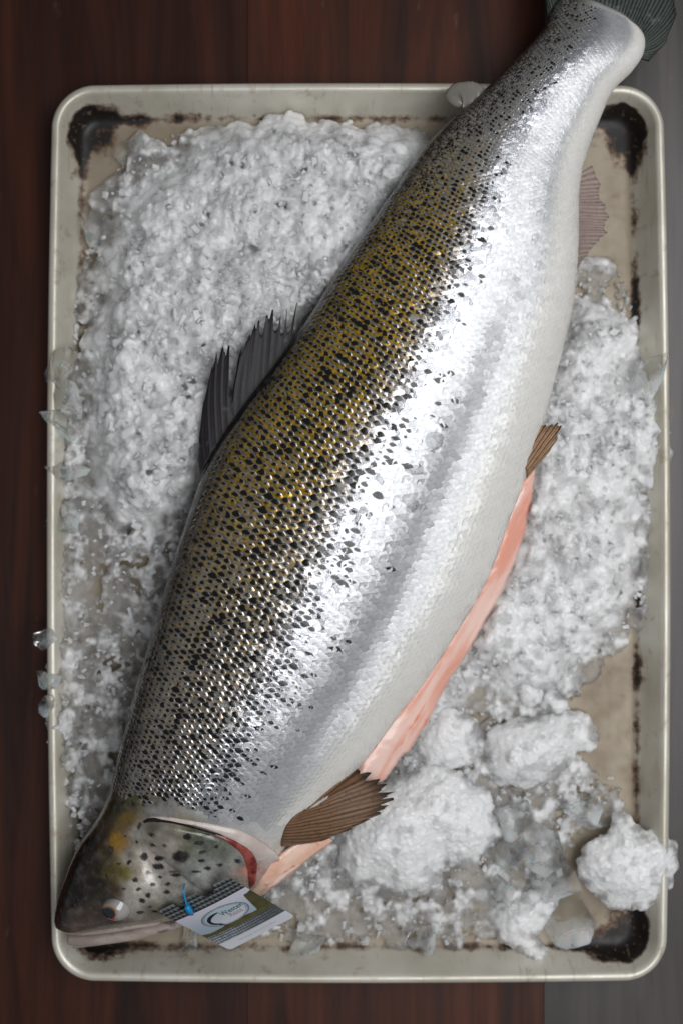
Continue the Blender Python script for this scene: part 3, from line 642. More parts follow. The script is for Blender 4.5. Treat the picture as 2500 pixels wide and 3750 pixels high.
for nx, ny in ((268, 3318), (282, 3300)):
    blob_strip('nostril', [tuple(np.r_[nx - 5, ny + 7, 1000 * draped(nx - 5, ny + 7)[2]]), tuple(np.r_[nx, ny, 1000 * draped(nx, ny)[2] + .1]), tuple(np.r_[nx + 6, ny - 6, 1000 * draped(nx + 6, ny - 6)[2]])], [1.0, 1.5, 1.0], [.4, .5, .4], M['slit'], n=14, cap=.4)
blob_strip('lower_jaw', [(244, 3432, 28), (290, 3442, 31), (400, 3430, 33), (500, 3414, 34), (590, 3392, 34), (680, 3362, 33), (760, 3340, 32)], [4.0, 5.0, 4.9, 4.8, 4.8, 4.6, 4], [5, 5.5, 6, 6, 6, 5, 4], M['jaw'], cap=.06)
blob_strip('upper_jaw', [(236, 3412, 36), (310, 3414, 40), (400, 3402, 42), (480, 3386, 43), (555, 3376, 43), (592, 3372, 41)], [1.8, 2.2, 2.8, 3.3, 3.3, 2.2], [2, 2.4, 2.6, 2.8, 2.6, 1.6], M['maxilla'], cap=.08)
def eye():
    n = 40; c = draped(424, 3325); q = c + np.array([0, 0, -.0054]); r = .0106
    th, ph = np.meshgrid(np.linspace(0, 2 * np.pi, 72, endpoint=False), np.linspace(.02, 1.75, n), indexing='xy')
    D = np.stack([np.sin(ph) * np.cos(th) * 1.02, np.sin(ph) * np.sin(th) * .96, np.cos(ph) * .92], -1).reshape(-1, 3)
    V = q + D * r; px, py = topx(V)
    col = np.tile(lin((158, 155, 153)), (len(V), 1))
    ax, ay = 396, 3348; d = np.hypot(px - ax, py - ay)
    k = sm(10, -50, (px - 424) * .6 + (py - 3310) * .9)[:, None]; col = col * (1 - k) + lin((40, 34, 32)) * k
    k = (1 - sm(34, 39, d))[:, None]; ringc = np.where((py - ay > 8)[:, None] & (px - ax < 22)[:, None], lin((186, 92, 66)), lin((158, 128, 108))); col = col * (1 - k) + ringc * k
    k = (1 - sm(27, 30, d))[:, None]; col = col * (1 - k) + np.where((py - ay > 9)[:, None], lin((180, 44, 24)), lin((96, 78, 66))) * k
    me = mesh_np('eye', V, grid_faces(n, 72, True)[:, ::-1]); attr(me, 'pig', col); e = add('eye', me, M['eye'], fish)
    # pupil: a flat dark lens set in the iris
    pc = P(399, 3347, 0); pz = q[2] + math.sqrt(max((.92 * r) ** 2 * (1 - ((P(399, 3347, q[2] * 1000 + 8)[0] - q[0]) / r) ** 2 - ((P(399, 3347, q[2] * 1000 + 8)[1] - q[1]) / r) ** 2), 1e-8))
    pc = P(399, 3346, pz * 1000); nrm = np.array([(pc[0] - q[0]), (pc[1] - q[1]), (pz - q[2]) / .85]); nrm /= np.linalg.norm(nrm)
    t1 = np.cross(nrm, [0, 1, 0]); t1 /= np.linalg.norm(t1); t2 = np.cross(nrm, t1); VV = []
    for i, a in enumerate(np.linspace(0, 1, 8)):
        for b in np.linspace(0, 2 * np.pi, 32, endpoint=False): VV.append(pc + (t1 * math.cos(b) * 1.12 + t2 * math.sin(b) * .9) * a * .0043 + nrm * (.0008 - .0011 * a * a))
    add('pupil', mesh_np('pupil', np.array(VV), grid_faces(8, 32, True)), M['pupil'], e)
eye()

# ------------------------------------------------------------------ product tag on the gill cover
def tag():
    A, B, C, D = (577, 3340), (838, 3214), (1080, 3357), (842, 3480)
    zA, zB, zC, zD = 50., 74., 42., 20.
    root = empty('product_tag', tuple(P(830, 3350, 20)), 'printed plastic tag with oval fish logo pinned to the gill cover', 'tag')
    for _ in range(12):
        worst = 0.0
        for uu in np.linspace(.02, .98, 13):
            for vv in np.linspace(.02, .9, 12):
                z = zA * (1 - uu) * (1 - vv) + zB * uu * (1 - vv) + zC * uu * vv + zD * (1 - uu) * vv
                x = A[0] * (1 - uu) * (1 - vv) + B[0] * uu * (1 - vv) + C[0] * uu * vv + D[0] * (1 - uu) * vv; y = A[1] * (1 - uu) * (1 - vv) + B[1] * uu * (1 - vv) + C[1] * uu * vv + D[1] * (1 - uu) * vv
                lim = 1000 * draped(x, y, 0, 5.0)[2] + (5.0 if vv < .45 else 1.0); worst = max(worst, lim - z)
        if worst < .3: break
        zA += worst * .7; zB += worst * .45; zD += worst * .25; zC += worst * .1
    PA, PB, PC, PD = P(*A, zA), P(*B, zB), P(*C, zC), P(*D, zD)
    def at(u, v, up=0.0):
        u = np.asarray(u, float)[..., None]; v = np.asarray(v, float)[..., None]
        p = PA * (1 - u) * (1 - v) + PB * u * (1 - v) + PC * u * v + PD * (1 - u) * v
        nn = np.cross(PB - PA, PD - PA); nn = nn / np.linalg.norm(nn); nn = nn * np.sign(nn[2])
        bow = .0016 * np.sin(np.pi * u) * np.sin(np.pi * v)
        return p + nn * (bow + up)
    n = 240; g = (np.arange(n) + .5) / n; gv = np.linspace(0, 1, n + 1)
    u, v = np.meshgrid(gv, gv); pos = at(u, v).reshape(-1, 3); u = u.ravel(); v = v.ravel()
    # print
    def scalepat(u, v, k):
        row = np.floor(v * k); x = u * k + .5 * (row % 2); fx = x - np.floor(x) - .5; fy = v * k - row
        return sm(.15, .95, 1 - fy + .2 * np.cos(6.28 * fx)) * (.55 + .6 * vnoise(np.c_[np.floor(x), row, 0 * x + 1.5]))
    P1 = scalepat(u, v, 17); P2 = scalepat(u, v, 24)
    scA = lin((20, 24, 26)) + (lin((138, 144, 146)) - lin((20, 24, 26))) * (P1 * .8)[:, None]
    scB = lin((44, 48, 50)) + (lin((176, 186, 196)) - lin((44, 48, 50))) * (P2 * (.35 + .8 * sm(.95, .1, u)))[:, None]
    sky = lin((206, 204, 216)) * (1 - sm(.2, .6, v))[:, None] + lin((160, 178, 192)) * sm(.2, .6, v)[:, None]
    nz = fbm(np.c_[u * 14, v * 14, 0 * u], 4)
    hill = lin((52, 54, 44)) * (1 - nz)[:, None] + lin((92, 88, 50)) * nz[:, None]
    grass = lin((66, 68, 40)) * (1 - nz)[:, None] + lin((104, 100, 60)) * nz[:, None]
    col = np.where((v < .235)[:, None], scA, sky)
    hz = .60 + .02 * np.sin(u * 9) + .03 * (nz - .5) - .30 * sm(.80, .9, u)
    m = (v > hz); col = np.where(m[:, None], np.where((v > .62)[:, None], grass, hill), col)
    m = v > .68 + .03 * (nz - .5); col = np.where(m[:, None], scB, col)
    m = v > .845; col = np.where(m[:, None], lin((214, 216, 224)), col)
    # faint fine print: a row of grey marks
    m = (np.abs(v - .92) < .009) & (u > .22) & (u < .78) & (np.sin(u * 260) + .6 * np.sin(u * 97) > .1); col = np.where(m[:, None], lin((150, 154, 164)), col)
    # oval badge
    du, dv = (u - .50) / .315, (v - .455) / .155; rr = np.hypot(du, dv)
    m = rr < 1.0; inside = lin((176, 192, 200)) * (1 - sm(-.6, .8, dv))[:, None] + lin((206, 208, 216)) * sm(-.6, .8, dv)[:, None]; col = np.where(m[:, None], inside, col)
    ang = np.arctan2(dv, du); ringm = (rr > .93) & (rr < 1.0); tick = ((rr > .84) & (rr < .915) & (np.sin(ang * 62) > 0)); col = np.where((ringm | tick)[:, None], lin((104, 112, 122)), col)
    F = grid_faces(n + 1, n + 1)
    fu = u[F].mean(1); fv = v[F].mean(1)
    # outline: rounded corners, hanger slot and the notch in the upper edge
    keep = np.ones(len(F), bool); rc = .055
    for cx, cy in ((0, 0), (1, 0), (1, 1), (0, 1)):
        ddx = np.abs(fu - cx); ddy = np.abs(fv - cy); keep &= ~((ddx < rc) & (ddy < rc) & (np.hypot(rc - ddx, rc - ddy) > rc))
    keep &= ~((fv < .10 * sm(.53, .58, fu) * sm(.80, .69, fu)))
    keep &= ~((fu > .22) & (fu < .30) & (fv < .13 - .2 * (fu - .22)))
    F = F[keep]; usedv = np.unique(F); remap = np.full(len(u), -1); remap[usedv] = np.arange(len(usedv))
    me = mesh_np('card', pos[usedv], remap[F]); attr(me, 'pig', col[usedv])
    nz_ = np.cross(pos[1] - pos[0], pos[n + 1] - pos[0])[2]
    if nz_ < 0: me.flip_normals()
    card = add('card', me, M['card'], root); solid(card, .0005, -1)
    # leaping-fish emblem as a curved blade
    th = np.linspace(2.9, 5.0, 40); 
    aa = np.linspace(0, 1, 40); cu = .50 - .215 * np.sin(np.interp(aa, [0, 1], [.35, 2.35])) * 1.0; cu = .47 + .20 * np.cos(np.interp(aa, [0, 1], [3.9, 1.75])[::-1] * 1.0 + math.pi * 0); 
    ang = np.interp(aa, [0, 1], [2.25, 4.75]); cu = .475 + .20 * np.cos(ang); cv = .465 + .098 * np.sin(ang); wd = .018 * np.sin(np.pi * np.clip(aa * .95 + .05, 0, 1)) ** .7 + .002
    tu, tv = np.gradient(cu), np.gradient(cv); L = np.hypot(tu, tv); nu, nv = -tv / L, tu / L
    Lp = at(cu + nu * wd, cv + nv * wd, .0003); Rp = at(cu - nu * wd, cv - nv * wd, .0003)
    VV = np.vstack([Lp, Rp]); FF = [(i, i + 1, 41 + i, 40 + i) for i in range(39)]
    tl = at(np.array([cu[0] - .035, cu[0], cu[0] + .03]), np.array([cv[0] + .012, cv[0] - .012, cv[0] + .035]), .0003)
    VV = np.vstack([VV, tl]); FF.append((80, 81, 82))
    solid(add('emblem', mesh_np('emblem', VV, FF, False), M['ink'], card), .00015, 0)
    # lettering
    for txt, mat, (uu, vv), size in (('Wester', M['ink2'], (.475, .445), .0060), ('Ross', M['inkred'], (.53, .515), .0060)):
        cd = bpy.data.curves.new('lettering', 'FONT'); cd.body = txt; cd.size = 1.0; cd.extrude = 0; cd.resolution_u = 3
        to = bpy.data.objects.new('tmp', cd); COL.objects.link(to); dg = bpy.context.evaluated_depsgraph_get(); dg.update()
        tm = bpy.data.meshes.new_from_object(to.evaluated_get(dg)); bpy.data.objects.remove(to)
        co = np.array([v_.co for v_ in tm.vertices]); sc = size / .062
        q = at(uu + co[:, 0] * sc, vv - co[:, 1] * sc, .0003)
        for i, v_ in enumerate(tm.vertices): v_.co = q[i]
        tm.name = 'lettering'; add('lettering', tm, mat, card)
    # blue plastic fastener
    def tube(name, pts, r, mat, par, m=10):
        pts = np.array(pts); T = np.gradient(pts, axis=0); T /= np.linalg.norm(T, axis=1)[:, None]; X = np.cross(T, [.3, .2, .9]); X /= np.linalg.norm(X, axis=1)[:, None]; Y = np.cross(T, X)
        a = np.linspace(0, 2 * np.pi, m, endpoint=False); r = np.asarray(r, float) + np.zeros(len(pts))
        Vt = (pts[:, None] + (X[:, None] * np.cos(a)[None, :, None] + Y[:, None] * np.sin(a)[None, :, None]) * r[:, None, None]).reshape(-1, 3)
        Ft = [tuple(f) for f in grid_faces(len(pts), m, True)] + [tuple(range(m))[::-1], tuple(range((len(pts) - 1) * m, len(pts) * m))]
        return add(name, mesh_np(name, Vt, Ft), mat, par)
    b0 = at(.285, .19, .0016); b1 = at(.345, .07, .0022); b2 = P(673, 3262, 1000 * at(.36, .03)[2] + 3); b3 = P(678, 3240, 1000 * draped(678, 3240)[2] + 1)
    fst = tube('fastener', [b0 + (b0 - b1) * .02, b0, b0 * .5 + b1 * .5, b1, b1 + (b1 - b0) * .04], [.0020, .0026, .0026, .0022, .0007], M['blue'], root, 4)
    tube('thread', catmull([b1, b2, b3], 12), .0006, M['blue'], fst)
tag()

# ------------------------------------------------------------------ ice
bm = bmesh.new(); bmesh.ops.create_icosphere(bm, subdivisions=2, radius=1); ICO_V = np.array([v.co[:] for v in bm.verts]); ICO_F = np.array([[v.index for v in f.verts] for f in bm.faces]); bm.free()
bm = bmesh.new(); bmesh.ops.create_icosphere(bm, subdivisions=1, radius=1); IC1_V = np.array([v.co[:] for v in bm.verts]); IC1_F = np.array([[v.index for v in f.verts] for f in bm.faces]); bm.free()
def lumps(c, r, seed, squash=.8, jit=.22, low=False):
    """many jittered lumps -> verts, tris"""
    rng = np.random.default_rng(seed); BV, BF = (IC1_V, IC1_F) if low else (ICO_V, ICO_F); n = len(c); m = len(BV)
    A = rng.normal(size=(n, 3, 3)); Q = np.linalg.qr(A)[0]; S = rng.uniform(.65, 1.25, (n, 1, 3))
    v = (BV[None] * (1 + rng.normal(0, jit, (n, m, 1)))) * S; v = np.einsum('nij,nmj->nmi', Q, v) * np.asarray(r)[:, None, None]; v[..., 2] *= squash
    v += c[:, None]; f = (BF[None] + m * np.arange(n)[:, None, None]).reshape(-1, 3); return v.reshape(-1, 3), f
def chips(c, r, seed, nrm=None):
    """angular ice chips: skewed blocks with knocked corners -> verts, quads"""
    rng = np.random.default_rng(seed); n = len(c)
    B = np.array([(-1,-1,-1),(1,-1,-1),(1,1,-1),(-1,1,-1),(-1,-1,1),(1,-1,1),(1,1,1),(-1,1,1)], float)
    Fq = np.array([(3,2,1,0),(4,5,6,7),(0,1,5,4),(1,2,6,5),(2,3,7,6),(3,0,4,7)])
    Q = np.linalg.qr(rng.normal(size=(n, 3, 3)))[0]; S = np.stack([rng.uniform(.7, 1.5, n), rng.uniform(.5, 1.0, n), rng.uniform(.25, .8, n)], -1)[:, None]
    v = B[None] * (1 + rng.uniform(-.45, .15, (n, 8, 3))) * S * .8; v = np.einsum('nij,nmj->nmi', Q, v) * np.asarray(r)[:, None, None] + c[:, None]
    return v.reshape(-1, 3), (Fq[None] + 8 * np.arange(n)[:, None, None]).reshape(-1, 4)
def join(name, me, chv, chf, mats, at=None):
    nv = len(me.vertices); co = np.empty(nv * 3, np.float32); me.vertices.foreach_get('co', co)
    nl = len(me.loops); vi = np.empty(nl, np.int32); me.loops.foreach_get('vertex_index', vi); q = vi.reshape(-1, 4); bpy.data.meshes.remove(me)
    out = mesh_np(name, np.vstack([co.reshape(-1, 3), chv]), np.vstack([q, chf + nv]))
    for m in mats: out.materials.append(m)
    k = np.r_[np.zeros(len(q), np.int32), np.ones(len(chf), np.int32)]; out.polygons.foreach_set('material_index', k); out.polygons.foreach_set('use_smooth', k == 0); out.update(); return out
def remeshed(name, parts, vox):
    V, F, o = [], [], 0
    for v, f in parts: V.append(v); F.append(f + o); o += len(v)
    me = mesh_np('tmp', np.vstack(V), np.vstack(F)); ob = bpy.data.objects.new('tmp', me); COL.objects.link(ob)
    md = ob.modifiers.new('r', 'REMESH'); md.mode = 'VOXEL'; md.voxel_size = vox; md.use_smooth_shade = True
    dg = bpy.context.evaluated_depsgraph_get(); dg.update(); out = bpy.data.meshes.new_from_object(ob.evaluated_get(dg)); out.name = name
    bpy.data.objects.remove(ob); bpy.data.meshes.remove(me); return out
def poly_sd(px, py, poly):
    """signed distance in px, positive inside"""
    p = np.array(poly, float); d = np.full(px.shape, 1e9); ins = np.zeros(px.shape, bool)
    for a, b in zip(p, np.roll(p, -1, 0)):
        e = b - a; t = np.clip(((px - a[0]) * e[0] + (py - a[1]) * e[1]) / (e @ e), 0, 1)
        d = np.minimum(d, np.hypot(px - a[0] - t * e[0], py - a[1] - t * e[1]))
        c = ((a[1] > py) != (b[1] > py)) & (px < (b[0] - a[0]) * (py - a[1]) / (b[1] - a[1] + 1e-12) + a[0]); ins ^= c
    return np.where(ins, d, -d)
K = 1.5944
def sc_(l): return [(x * K, y * K) for x, y in l]
CORE_L = sc_([(440,262),(470,300),(505,300),(515,262),(570,262),(620,250),(655,232),(720,262),(860,268),(960,300),(985,330),(1000,420),(900,640),(700,760),(560,950),(470,1080),(430,1160),(340,1205),(270,1185),(215,1085),(205,980),(215,880),(205,770),(250,690),(232,610),(255,550),(300,460),(380,395),(455,345)])
SLUSH_L = sc_([(300,330),(460,300),(1000,320),(1000,700),(600,1200),(450,1900),(170,2000),(150,1850),(118,1700),(128,1500),(140,1250),(135,1000),(160,800),(190,620),(230,450)])
CORE_R = sc_([(1300,740),(1345,700),(1400,730),(1465,722),(1478,780),(1440,850),(1480,850),(1525,930),(1530,1050),(1470,1115),(1440,1180),(1478,1220),(1450,1380),(1400,1440),(1310,1540),(1270,1600),(1180,1600),(1100,1560),(1040,1620),(980,1700),(900,1640),(1000,1300),(1150,1000)])
SLUSH_R = sc_([(1310,520),(1350,470),(1400,540),(1425,640),(1450,730),(1490,860),(1525,950),(1500,1200),(1490,1420),(1340,1540),(1300,1680),(1330,1760),(1410,1800),(1430,1870),(1310,1930),(1280,2010),(1250,2110),(1120,2150),(960,2165),(720,2150),(560,2140),(520,2100),(640,1900),(900,1600),(1150,1000)])
FLAP = [(1940,1690),(1850,1885),(1715,2190),(1530,2490),(1310,2775),(1000,3150),(900,3200),(905,3300),(1120,3140),(1300,3000),(1400,2866),(1520,2718),(1745,2335),(1902,2005),(1955,1716)]
def height(px, py):
    wx = (fbm(np.c_[px / 55, py / 55, 0 * px + 2], 3) - .45) * 70; wy = (fbm(np.c_[px / 55, py / 55, 0 * px + 7], 3) - .45) * 70
    h = np.zeros(px.shape); core = np.full(px.shape, -1e3); sl = np.full(px.shape, -1e3)
    for c, s, H in ((CORE_L, SLUSH_L, 27), (CORE_R, SLUSH_R, 20)):
        a = poly_sd(px + wx, py + wy, c); b = poly_sd(px + wx, py + wy, s); core = np.maximum(core, a); sl = np.maximum(sl, b)
        h = np.maximum(h, sm(-6, 130, a) * H + sm(-4, 50, b) * (15.5 if H > 22 else 5))
    h = np.where(poly_sd(px, py, FLAP) > -30, np.minimum(h, 12), h)
    big = fbm(np.c_[px / 150, py / 150, 0 * px + 4.4], 3); h = h * (.62 + .85 * big)
    return h, core, sl
def field(n, seed, x0, x1, y0, y1):
    rng = np.random.default_rng(seed); px = rng.uniform(x0, x1, n); py = rng.uniform(y0, y1, n); h, c, s = height(px, py); return px, py, h, c, s, rng
def floor_limits(px, py, r):
    """keep lumps inside the pan: lift those that would sit in the sloping wall"""
    q = np.minimum.reduce([px - 300, 2320 - px, py - 455, 3440 - py]); return np.clip(-q, 0, 140) * .145
def heap(name, x0, x1, y0, y1, seed, label, nb, nm, nsm, wallfn=None):
    parts = []
    px, py, h, c, s, rng = field(nb, seed, x0, x1, y0, y1); k = (h > 8) & (c > 6); r = rng.uniform(6, 10, nb); r = np.minimum(r, h * .55)
    parts.append(lumps(P(px, py, np.maximum(h - r * rng.uniform(.75, 1.0, nb), r * .4) + floor_limits(px, py, r))[k], (r / 1000)[k], seed + 1, .75, .10))
    px, py, h, c, s, rng = field(nb * 3, seed + 15, x0, x1, y0, y1); k = (h > 5) & (c > 0); r = np.clip(h * .42, 3, 9)
    parts.append(lumps(P(px, py, h * .5 + floor_limits(px, py, r))[k], (r / 1000)[k], seed + 16, .9, .06))
    # wet slush: broad flat cakes running into each other
    px, py, h, c, s, rng = field(nb, seed + 9, x0, x1, y0, y1); gap = fbm(np.c_[px / 90, py / 90, 0 * px + 3], 3)
    k = (s > 8) & ((c > 20) | (gap > (.22 if x0 < 400 else .29))); r = rng.uniform(6, 11, nb)
    parts.append(lumps(P(px, py, rng.uniform(.8, 2.4, nb) + .35 * h + floor_limits(px, py, r))[k], (r / 1000)[k], seed + 7, .30, .14))
    px, py, h, c, s, rng = field(nm, seed + 2, x0, x1, y0, y1); pr = np.where(c > 0, 1.0, (.85 if x0 < 400 else .6) + 1.3 * (fbm(np.c_[px / 60, py / 60, 0 * px], 3) - .45))
    k = (s > 0) & (rng.random(nm) < pr); r = rng.uniform(2.2, 4.6, nm); r = np.where(c > 0, r, r * rng.uniform(.6, 1.05, nm))
    parts.append(lumps(P(px, py, np.maximum(h - r * rng.uniform(.55, 1.05, nm), r * .35) + floor_limits(px, py, r))[k], (r / 1000)[k], seed + 3, .75, .12))
    # angular chips frozen into the heap, thinning out on the bare pan
    px, py, h, c, s, rng = field(nsm, seed + 4, x0, x1, y0, y1); pr = np.where(c > -10, 1.0, .45 + 1.8 * (fbm(np.c_[px / 70, py / 70, 0 * px + 8], 3) - .45))
    k = (s > -6) & (rng.random(nsm) < pr); r = np.clip(np.exp(rng.normal(.78, .42, nsm)), 1.0, 6)
    cv, cf = chips(P(px, py, np.maximum(h + r * rng.uniform(-.9, .45, nsm) - .5, r * .5) + floor_limits(px, py, r))[k], (r / 1000)[k], seed + 5)
    parts.append((cv, np.vstack([cf[:, [0, 1, 2]], cf[:, [0, 2, 3]]])))
    me = remeshed(name, parts, .00102)
    px, py, h, c, s, rng = field(nsm // 8, seed + 24, x0, x1, y0, y1); k = (s > -6); r = np.clip(np.exp(rng.normal(.55, .4, len(px))), .8, 4)
    cv, cf = chips(P(px, py, np.maximum(h + r * rng.uniform(-.3, .6, len(px)), r * .5) + floor_limits(px, py, r))[k], (r / 1000)[k], seed + 25)
    me = join(name, me, cv, cf, (M['ice'], M['crystal']))
    co = np.empty(len(me.vertices) * 3, np.float32); me.vertices.foreach_get('co', co); co = co.reshape(-1, 3).astype(float); px, py = topx(co); h, c, s = height(px, py)
    nz = fbm(np.c_[px / 42, py / 42, 0 * px + 1], 4); cl = .05 + .66 * sm(30, -40, c) * sm(.28, .48, nz) + .30 * sm(.44, .60, nz)
    attr(me, 'clear', np.clip(cl, .05, .85), 'FLOAT'); print('POLYS', name, len(me.polygons))
    return add(name, me, None, label=label, cat='ice', kind='stuff')
heap('crushed_ice', 170, 1620, 350, 3250, 11, 'heap of crushed ice between the pan wall and the dark back of the fish', 2200, 3500, 26000)
heap('crushed_ice', 800, 2470, 950, 3480, 31, 'crushed ice along the belly side of the fish and the near wall', 2000, 3500, 26000)

def chunk(outline, z0, hgt, seed, label, mat='snow', flat=.55, name='ice_chunk'):
    """one packed lump: its plan follows the outline, its top is domed"""
    rng = np.random.default_rng(seed); o = np.array(outline, float); lo, hi = o.min(0), o.max(0); pts = []; rad = []
    n = 12000; px = rng.uniform(lo[0], hi[0], n); py = rng.uniform(lo[1], hi[1], n); sd = poly_sd(px, py, o); mx = sd.max()
    prof = hgt * np.clip(sd / (mx * .75), 0, 1) ** flat * (.75 + .55 * fbm(np.c_[px / 110, py / 110, 0 * px + seed], 3))
    for rr, cnt in ((3.2, 500), (1.7, 1600)):
        k = np.where(sd > rr * 3.6)[0]; k = k[rng.permutation(len(k))[:cnt]]
        r = rr * rng.uniform(.7, 1.25, len(k)); top_ = rng.random(len(k)) < .8
        z = np.where(top_, prof[k] - r * rng.uniform(.7, 1.0, len(k)), rng.uniform(0, 1, len(k)) * prof[k]); z = np.maximum(z, r * .5) + z0
        pts.append(lumps(P(px[k], py[k], z), r / 1000, seed + int(rr * 10), .9, .2, low=rr < 2))
    k = np.where(sd > 12)[0]; k = k[rng.permutation(len(k))[:420]]; r = np.minimum(6.5, prof[k] * .5 + 2)
    pts.append(lumps(P(px[k], py[k], np.maximum(prof[k] * .45, r * .6) + z0), r / 1000, seed + 3, .8, .1))
    k = np.where(sd > 3)[0]; ar = abs(np.sum(o[:, 0] * np.roll(o[:, 1], 1) - np.roll(o[:, 0], 1) * o[:, 1])) / 2; k = k[:int(ar / 34)]; r = np.exp(rng.normal(.30, .36, len(k)))
    cv, cf = chips(P(px[k], py[k], np.maximum(prof[k] + r * rng.uniform(-.8, .4, len(k)) - .3, r * .5) + z0), r / 1000, seed + 8)
    pts.append((cv, np.vstack([cf[:, [0, 1, 2]], cf[:, [0, 2, 3]]])))
    me = remeshed(name, pts, .0008); me.materials.append(M['snow'])
    co = np.empty(len(me.vertices) * 3, np.float32); me.vertices.foreach_get('co', co); vx, vy = topx(co.reshape(-1, 3).astype(float)); d = poly_sd(vx, vy, o)
    nz = fbm(np.c_[vx / 38, vy / 38, 0 * vx + seed], 3); attr(me, 'clear', np.clip(.06 + .55 * sm(34, 2, d) * sm(.3, .55, nz) + .28 * sm(.48, .64, nz), .05, .7), 'FLOAT')
    return add(name, me, None, label=label, cat='ice', group='packed lumps of ice')
chunk([(1240,3040),(1330,2900),(1480,2830),(1590,2790),(1690,2830),(1730,2880),(1790,2910),(1815,3010),(1830,3060),(1800,3110),(1730,3160),(1640,3170),(1560,3260),(1470,3280),(1370,3230),(1290,3250),(1240,3180)], 3, 26, 101, 'largest packed white ice mound, just below the pectoral fin')
chunk([(1775,2740),(1800,2670),(1880,2640),(1960,2640),(2050,2600),(2130,2610),(2175,2680),(2175,2730),(2100,2760),(2030,2830),(1980,2865),(1900,2880),(1815,2860),(1790,2800)], 2, 20, 102, 'oblong packed white ice lump on bare pan floor near the right wall')
chunk([(2112,3170),(2150,3090),(2230,3060),(2250,2975),(2290,2985),(2350,3050),(2420,3060),(2468,3100),(2470,3180),(2440,3260),(2410,3310),(2330,3325),(2240,3330),(2180,3270),(2130,3230)], 13, 19, 103, 'packed ice lump resting against the rim by the scorched right corner')
chunk([(1515,2700),(1560,2620),(1650,2600),(1740,2640),(1745,2720),(1725,2790),(1640,2810),(1560,2800)], 2, 18, 104, 'rounded packed ice lump beside the lower end of the pink belly cut')
chunk([(1800,3360),(1840,3310),(1900,3290),(1950,3250),(2020,3260),(2050,3310),(2000,3370),(1960,3430),(2010,3490),(2000,3540),(1950,3540),(1900,3480),(1830,3440)], 3, 13, 105, 'flat ragged ice lump overhanging the near pan wall', flat=.8)
chunk([(1895,2470),(1935,2465),(1975,2540),(1965,2575),(1925,2570),(1900,2520)], 3, 9, 106, 'small pale ice pebble, left of a pair in the slush', flat=.7)
chunk([(1975,2545),(2030,2535),(2070,2580),(2050,2610),(1990,2590)], 3, 8, 107, 'small cream ice pebble, right of a pair in the slush', flat=.7)
chunk([(2055,2465),(2110,2450),(2105,2520),(2060,2555),(2045,2520)], 3, 8, 108, 'small pointed ice pebble nearest the bare pan floor', flat=.7)
chunk([(1520,3560-300),(1565,3250),(1565,3210),(1530,3200)], 4, 6, 109, 'tiny white ice pebble below the largest mound', flat=.7)

def shard(px, py, z, size, rot, seed, label, lenk=1.0, flat=.5):
    """an angular piece of clear ice: a cut convex hull"""
    rng = np.random.default_rng(seed); b = bmesh.new()
    for _ in range(10):
        v = rng.normal(size=3); v /= np.linalg.norm(v); v = v * rng.uniform(.8, 1.05) * np.array([lenk, 1.0, flat]); b.verts.new(v * size * 1.4 / 1000)
    h = bmesh.ops.convex_hull(b, input=b.verts[:]); bmesh.ops.delete(b, geom=[x for x in h['geom_interior'] if isinstance(x, bmesh.types.BMVert)], context='VERTS')
    bmesh.ops.bevel(b, geom=b.edges[:], offset=size / 1000 * .045, segments=1, affect='EDGES', profile=.6); bmesh.ops.triangulate(b, faces=b.faces[:])
    me = bpy.data.meshes.new('ice_shard'); b.to_mesh(me); b.free(); me.polygons.foreach_set('use_smooth', np.full(len(me.polygons), False))
    o = add('ice_shard', me, M['clear'], label=label, cat='ice', group='clear ice shards'); o.location = P(px, py, z + (4 if py > 2900 and px > 1800 else 0)); o.rotation_euler = (rng.uniform(-.3, .3), rng.uniform(-.3, .3), math.radians(rot)); return o
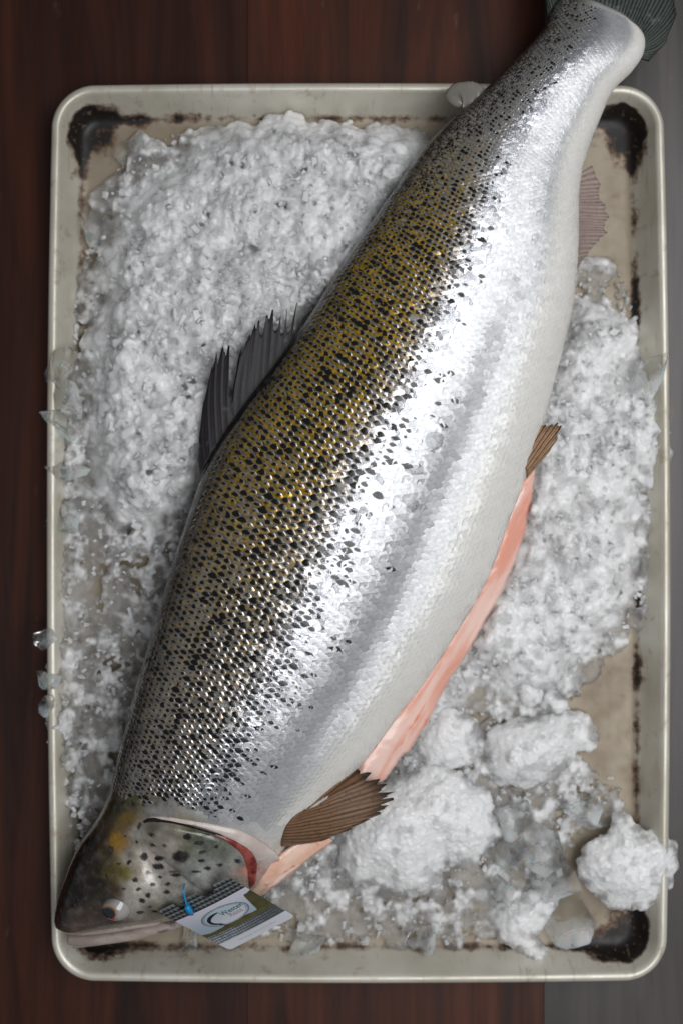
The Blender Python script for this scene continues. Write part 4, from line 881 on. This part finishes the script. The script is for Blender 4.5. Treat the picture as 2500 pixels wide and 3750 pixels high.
for a in [(226,1345,24,12.5,10,1,'clear ice shard on the rim, topmost of those along the left side',1.1,.55),
          (235,1470,20,12,100,2,'clear ice shard just below the topmost one on the left rim',1.4,.5),
          (225,1560,25,9,-20,3,'bright sliver of clear ice lying across the left pan wall',1.7,.35),
          (250,1700,20,12,40,4,'knobbly clear ice shard at the left wall level with the dorsal fin base',1.0,.7),
          (240,1880,19,11,80,5,'bright oblong clear ice shard lowest of the upper left group',1.5,.5),
          (166,2345,27,8,90,6,'upper of two clear ice loops hanging over the left rim',1.1,.5),
          (168,2465,27,10,70,7,'clear ice shard hanging farthest over the left rim',1.3,.5),
          (186,2595,27,8.5,20,8,'rough clear ice shard on the rim below the two overhanging ones',1.0,.6),
          (470,560,6,9,70,9,'curled clear ice splinter near the scorched top left corner',1.4,.4),
          (340,830,8,11,40,10,'clear ice shard by the left wall below the curled splinter',1.2,.6),
          (2360,1400,22,11,60,11,'long clear ice splinter leaning on the right pan wall',2.0,.3),
          (2085,3380,8,15,20,12,'large clear ice slab in the near right corner',1.2,.55),
          (1985,3110,8,17,-30,13,'broad clear ice block between the largest mound and the lump on the rim',1.2,.5),
          (1865,3150,8,14,60,14,'clear ice block touching the right side of the largest packed mound',1.1,.5),
          (2010,3240,8,14,15,18,'clear ice block directly below the broad one',1.3,.5),
          (1900,3010,7,13,-60,19,'clear ice block above the broad one, under the oblong packed lump',1.3,.45),
          (2130,2960,7,13,35,20,'clear ice block at the right, above the lump on the rim',1.2,.5),
          (1830,3270,7,11,80,21,'clear ice shard left of the flat ragged lump',1.2,.5),
          (1545,3445,9,10,70,15,'clear ice shard standing at the near pan wall',1.2,.6),
          (1120,3455,7,9,30,16,'clear ice shard right of the tag at the near wall',1.3,.5),
          (700,3440,6,8,80,17,'clear ice splinter below the tag',1.5,.4)]:
    shard(*a)
# thin clear flakes stuck on the flank
def flake(outline, seed, label):
    o = np.array(outline, float); c = o.mean(0); E = catmull(np.vstack([o, o[:1]]), 40)[:-1]; V = [draped(c[0], c[1], 1.0)]
    for r in (.5, .9, 1.0):
        for e in E: q = c + (e - c) * r; V.append(draped(q[0], q[1], {.5: 1.0, .9: .95, 1.0: .4}[r]))
    n = len(E); F = [(0, 1 + i, 1 + (i + 1) % n) for i in range(n)]
    for r in range(2): F += [(1 + r * n + i, 1 + (r + 1) * n + i, 1 + (r + 1) * n + (i + 1) % n, 1 + r * n + (i + 1) % n) for i in range(n)]
    add('ice_flake', mesh_np('ice_flake', np.array(V), F), M['flake'], label=label, cat='ice', group='flakes on the flank')
flake([(1560,1590),(1590,1578),(1618,1590),(1624,1620),(1600,1648),(1570,1642),(1554,1620)], 1, 'squarish clear flake stuck on the silver flank, uppermost of three')
flake([(1474,1712),(1500,1706),(1545,1702),(1548,1735),(1510,1738),(1482,1728)], 2, 'half-moon clear flake stuck on the silver flank, middle of three')
flake([(1490,1840),(1515,1828),(1533,1840),(1525,1866),(1500,1880),(1480,1862)], 3, 'faint round clear flake stuck on the silver flank, lowest of three')
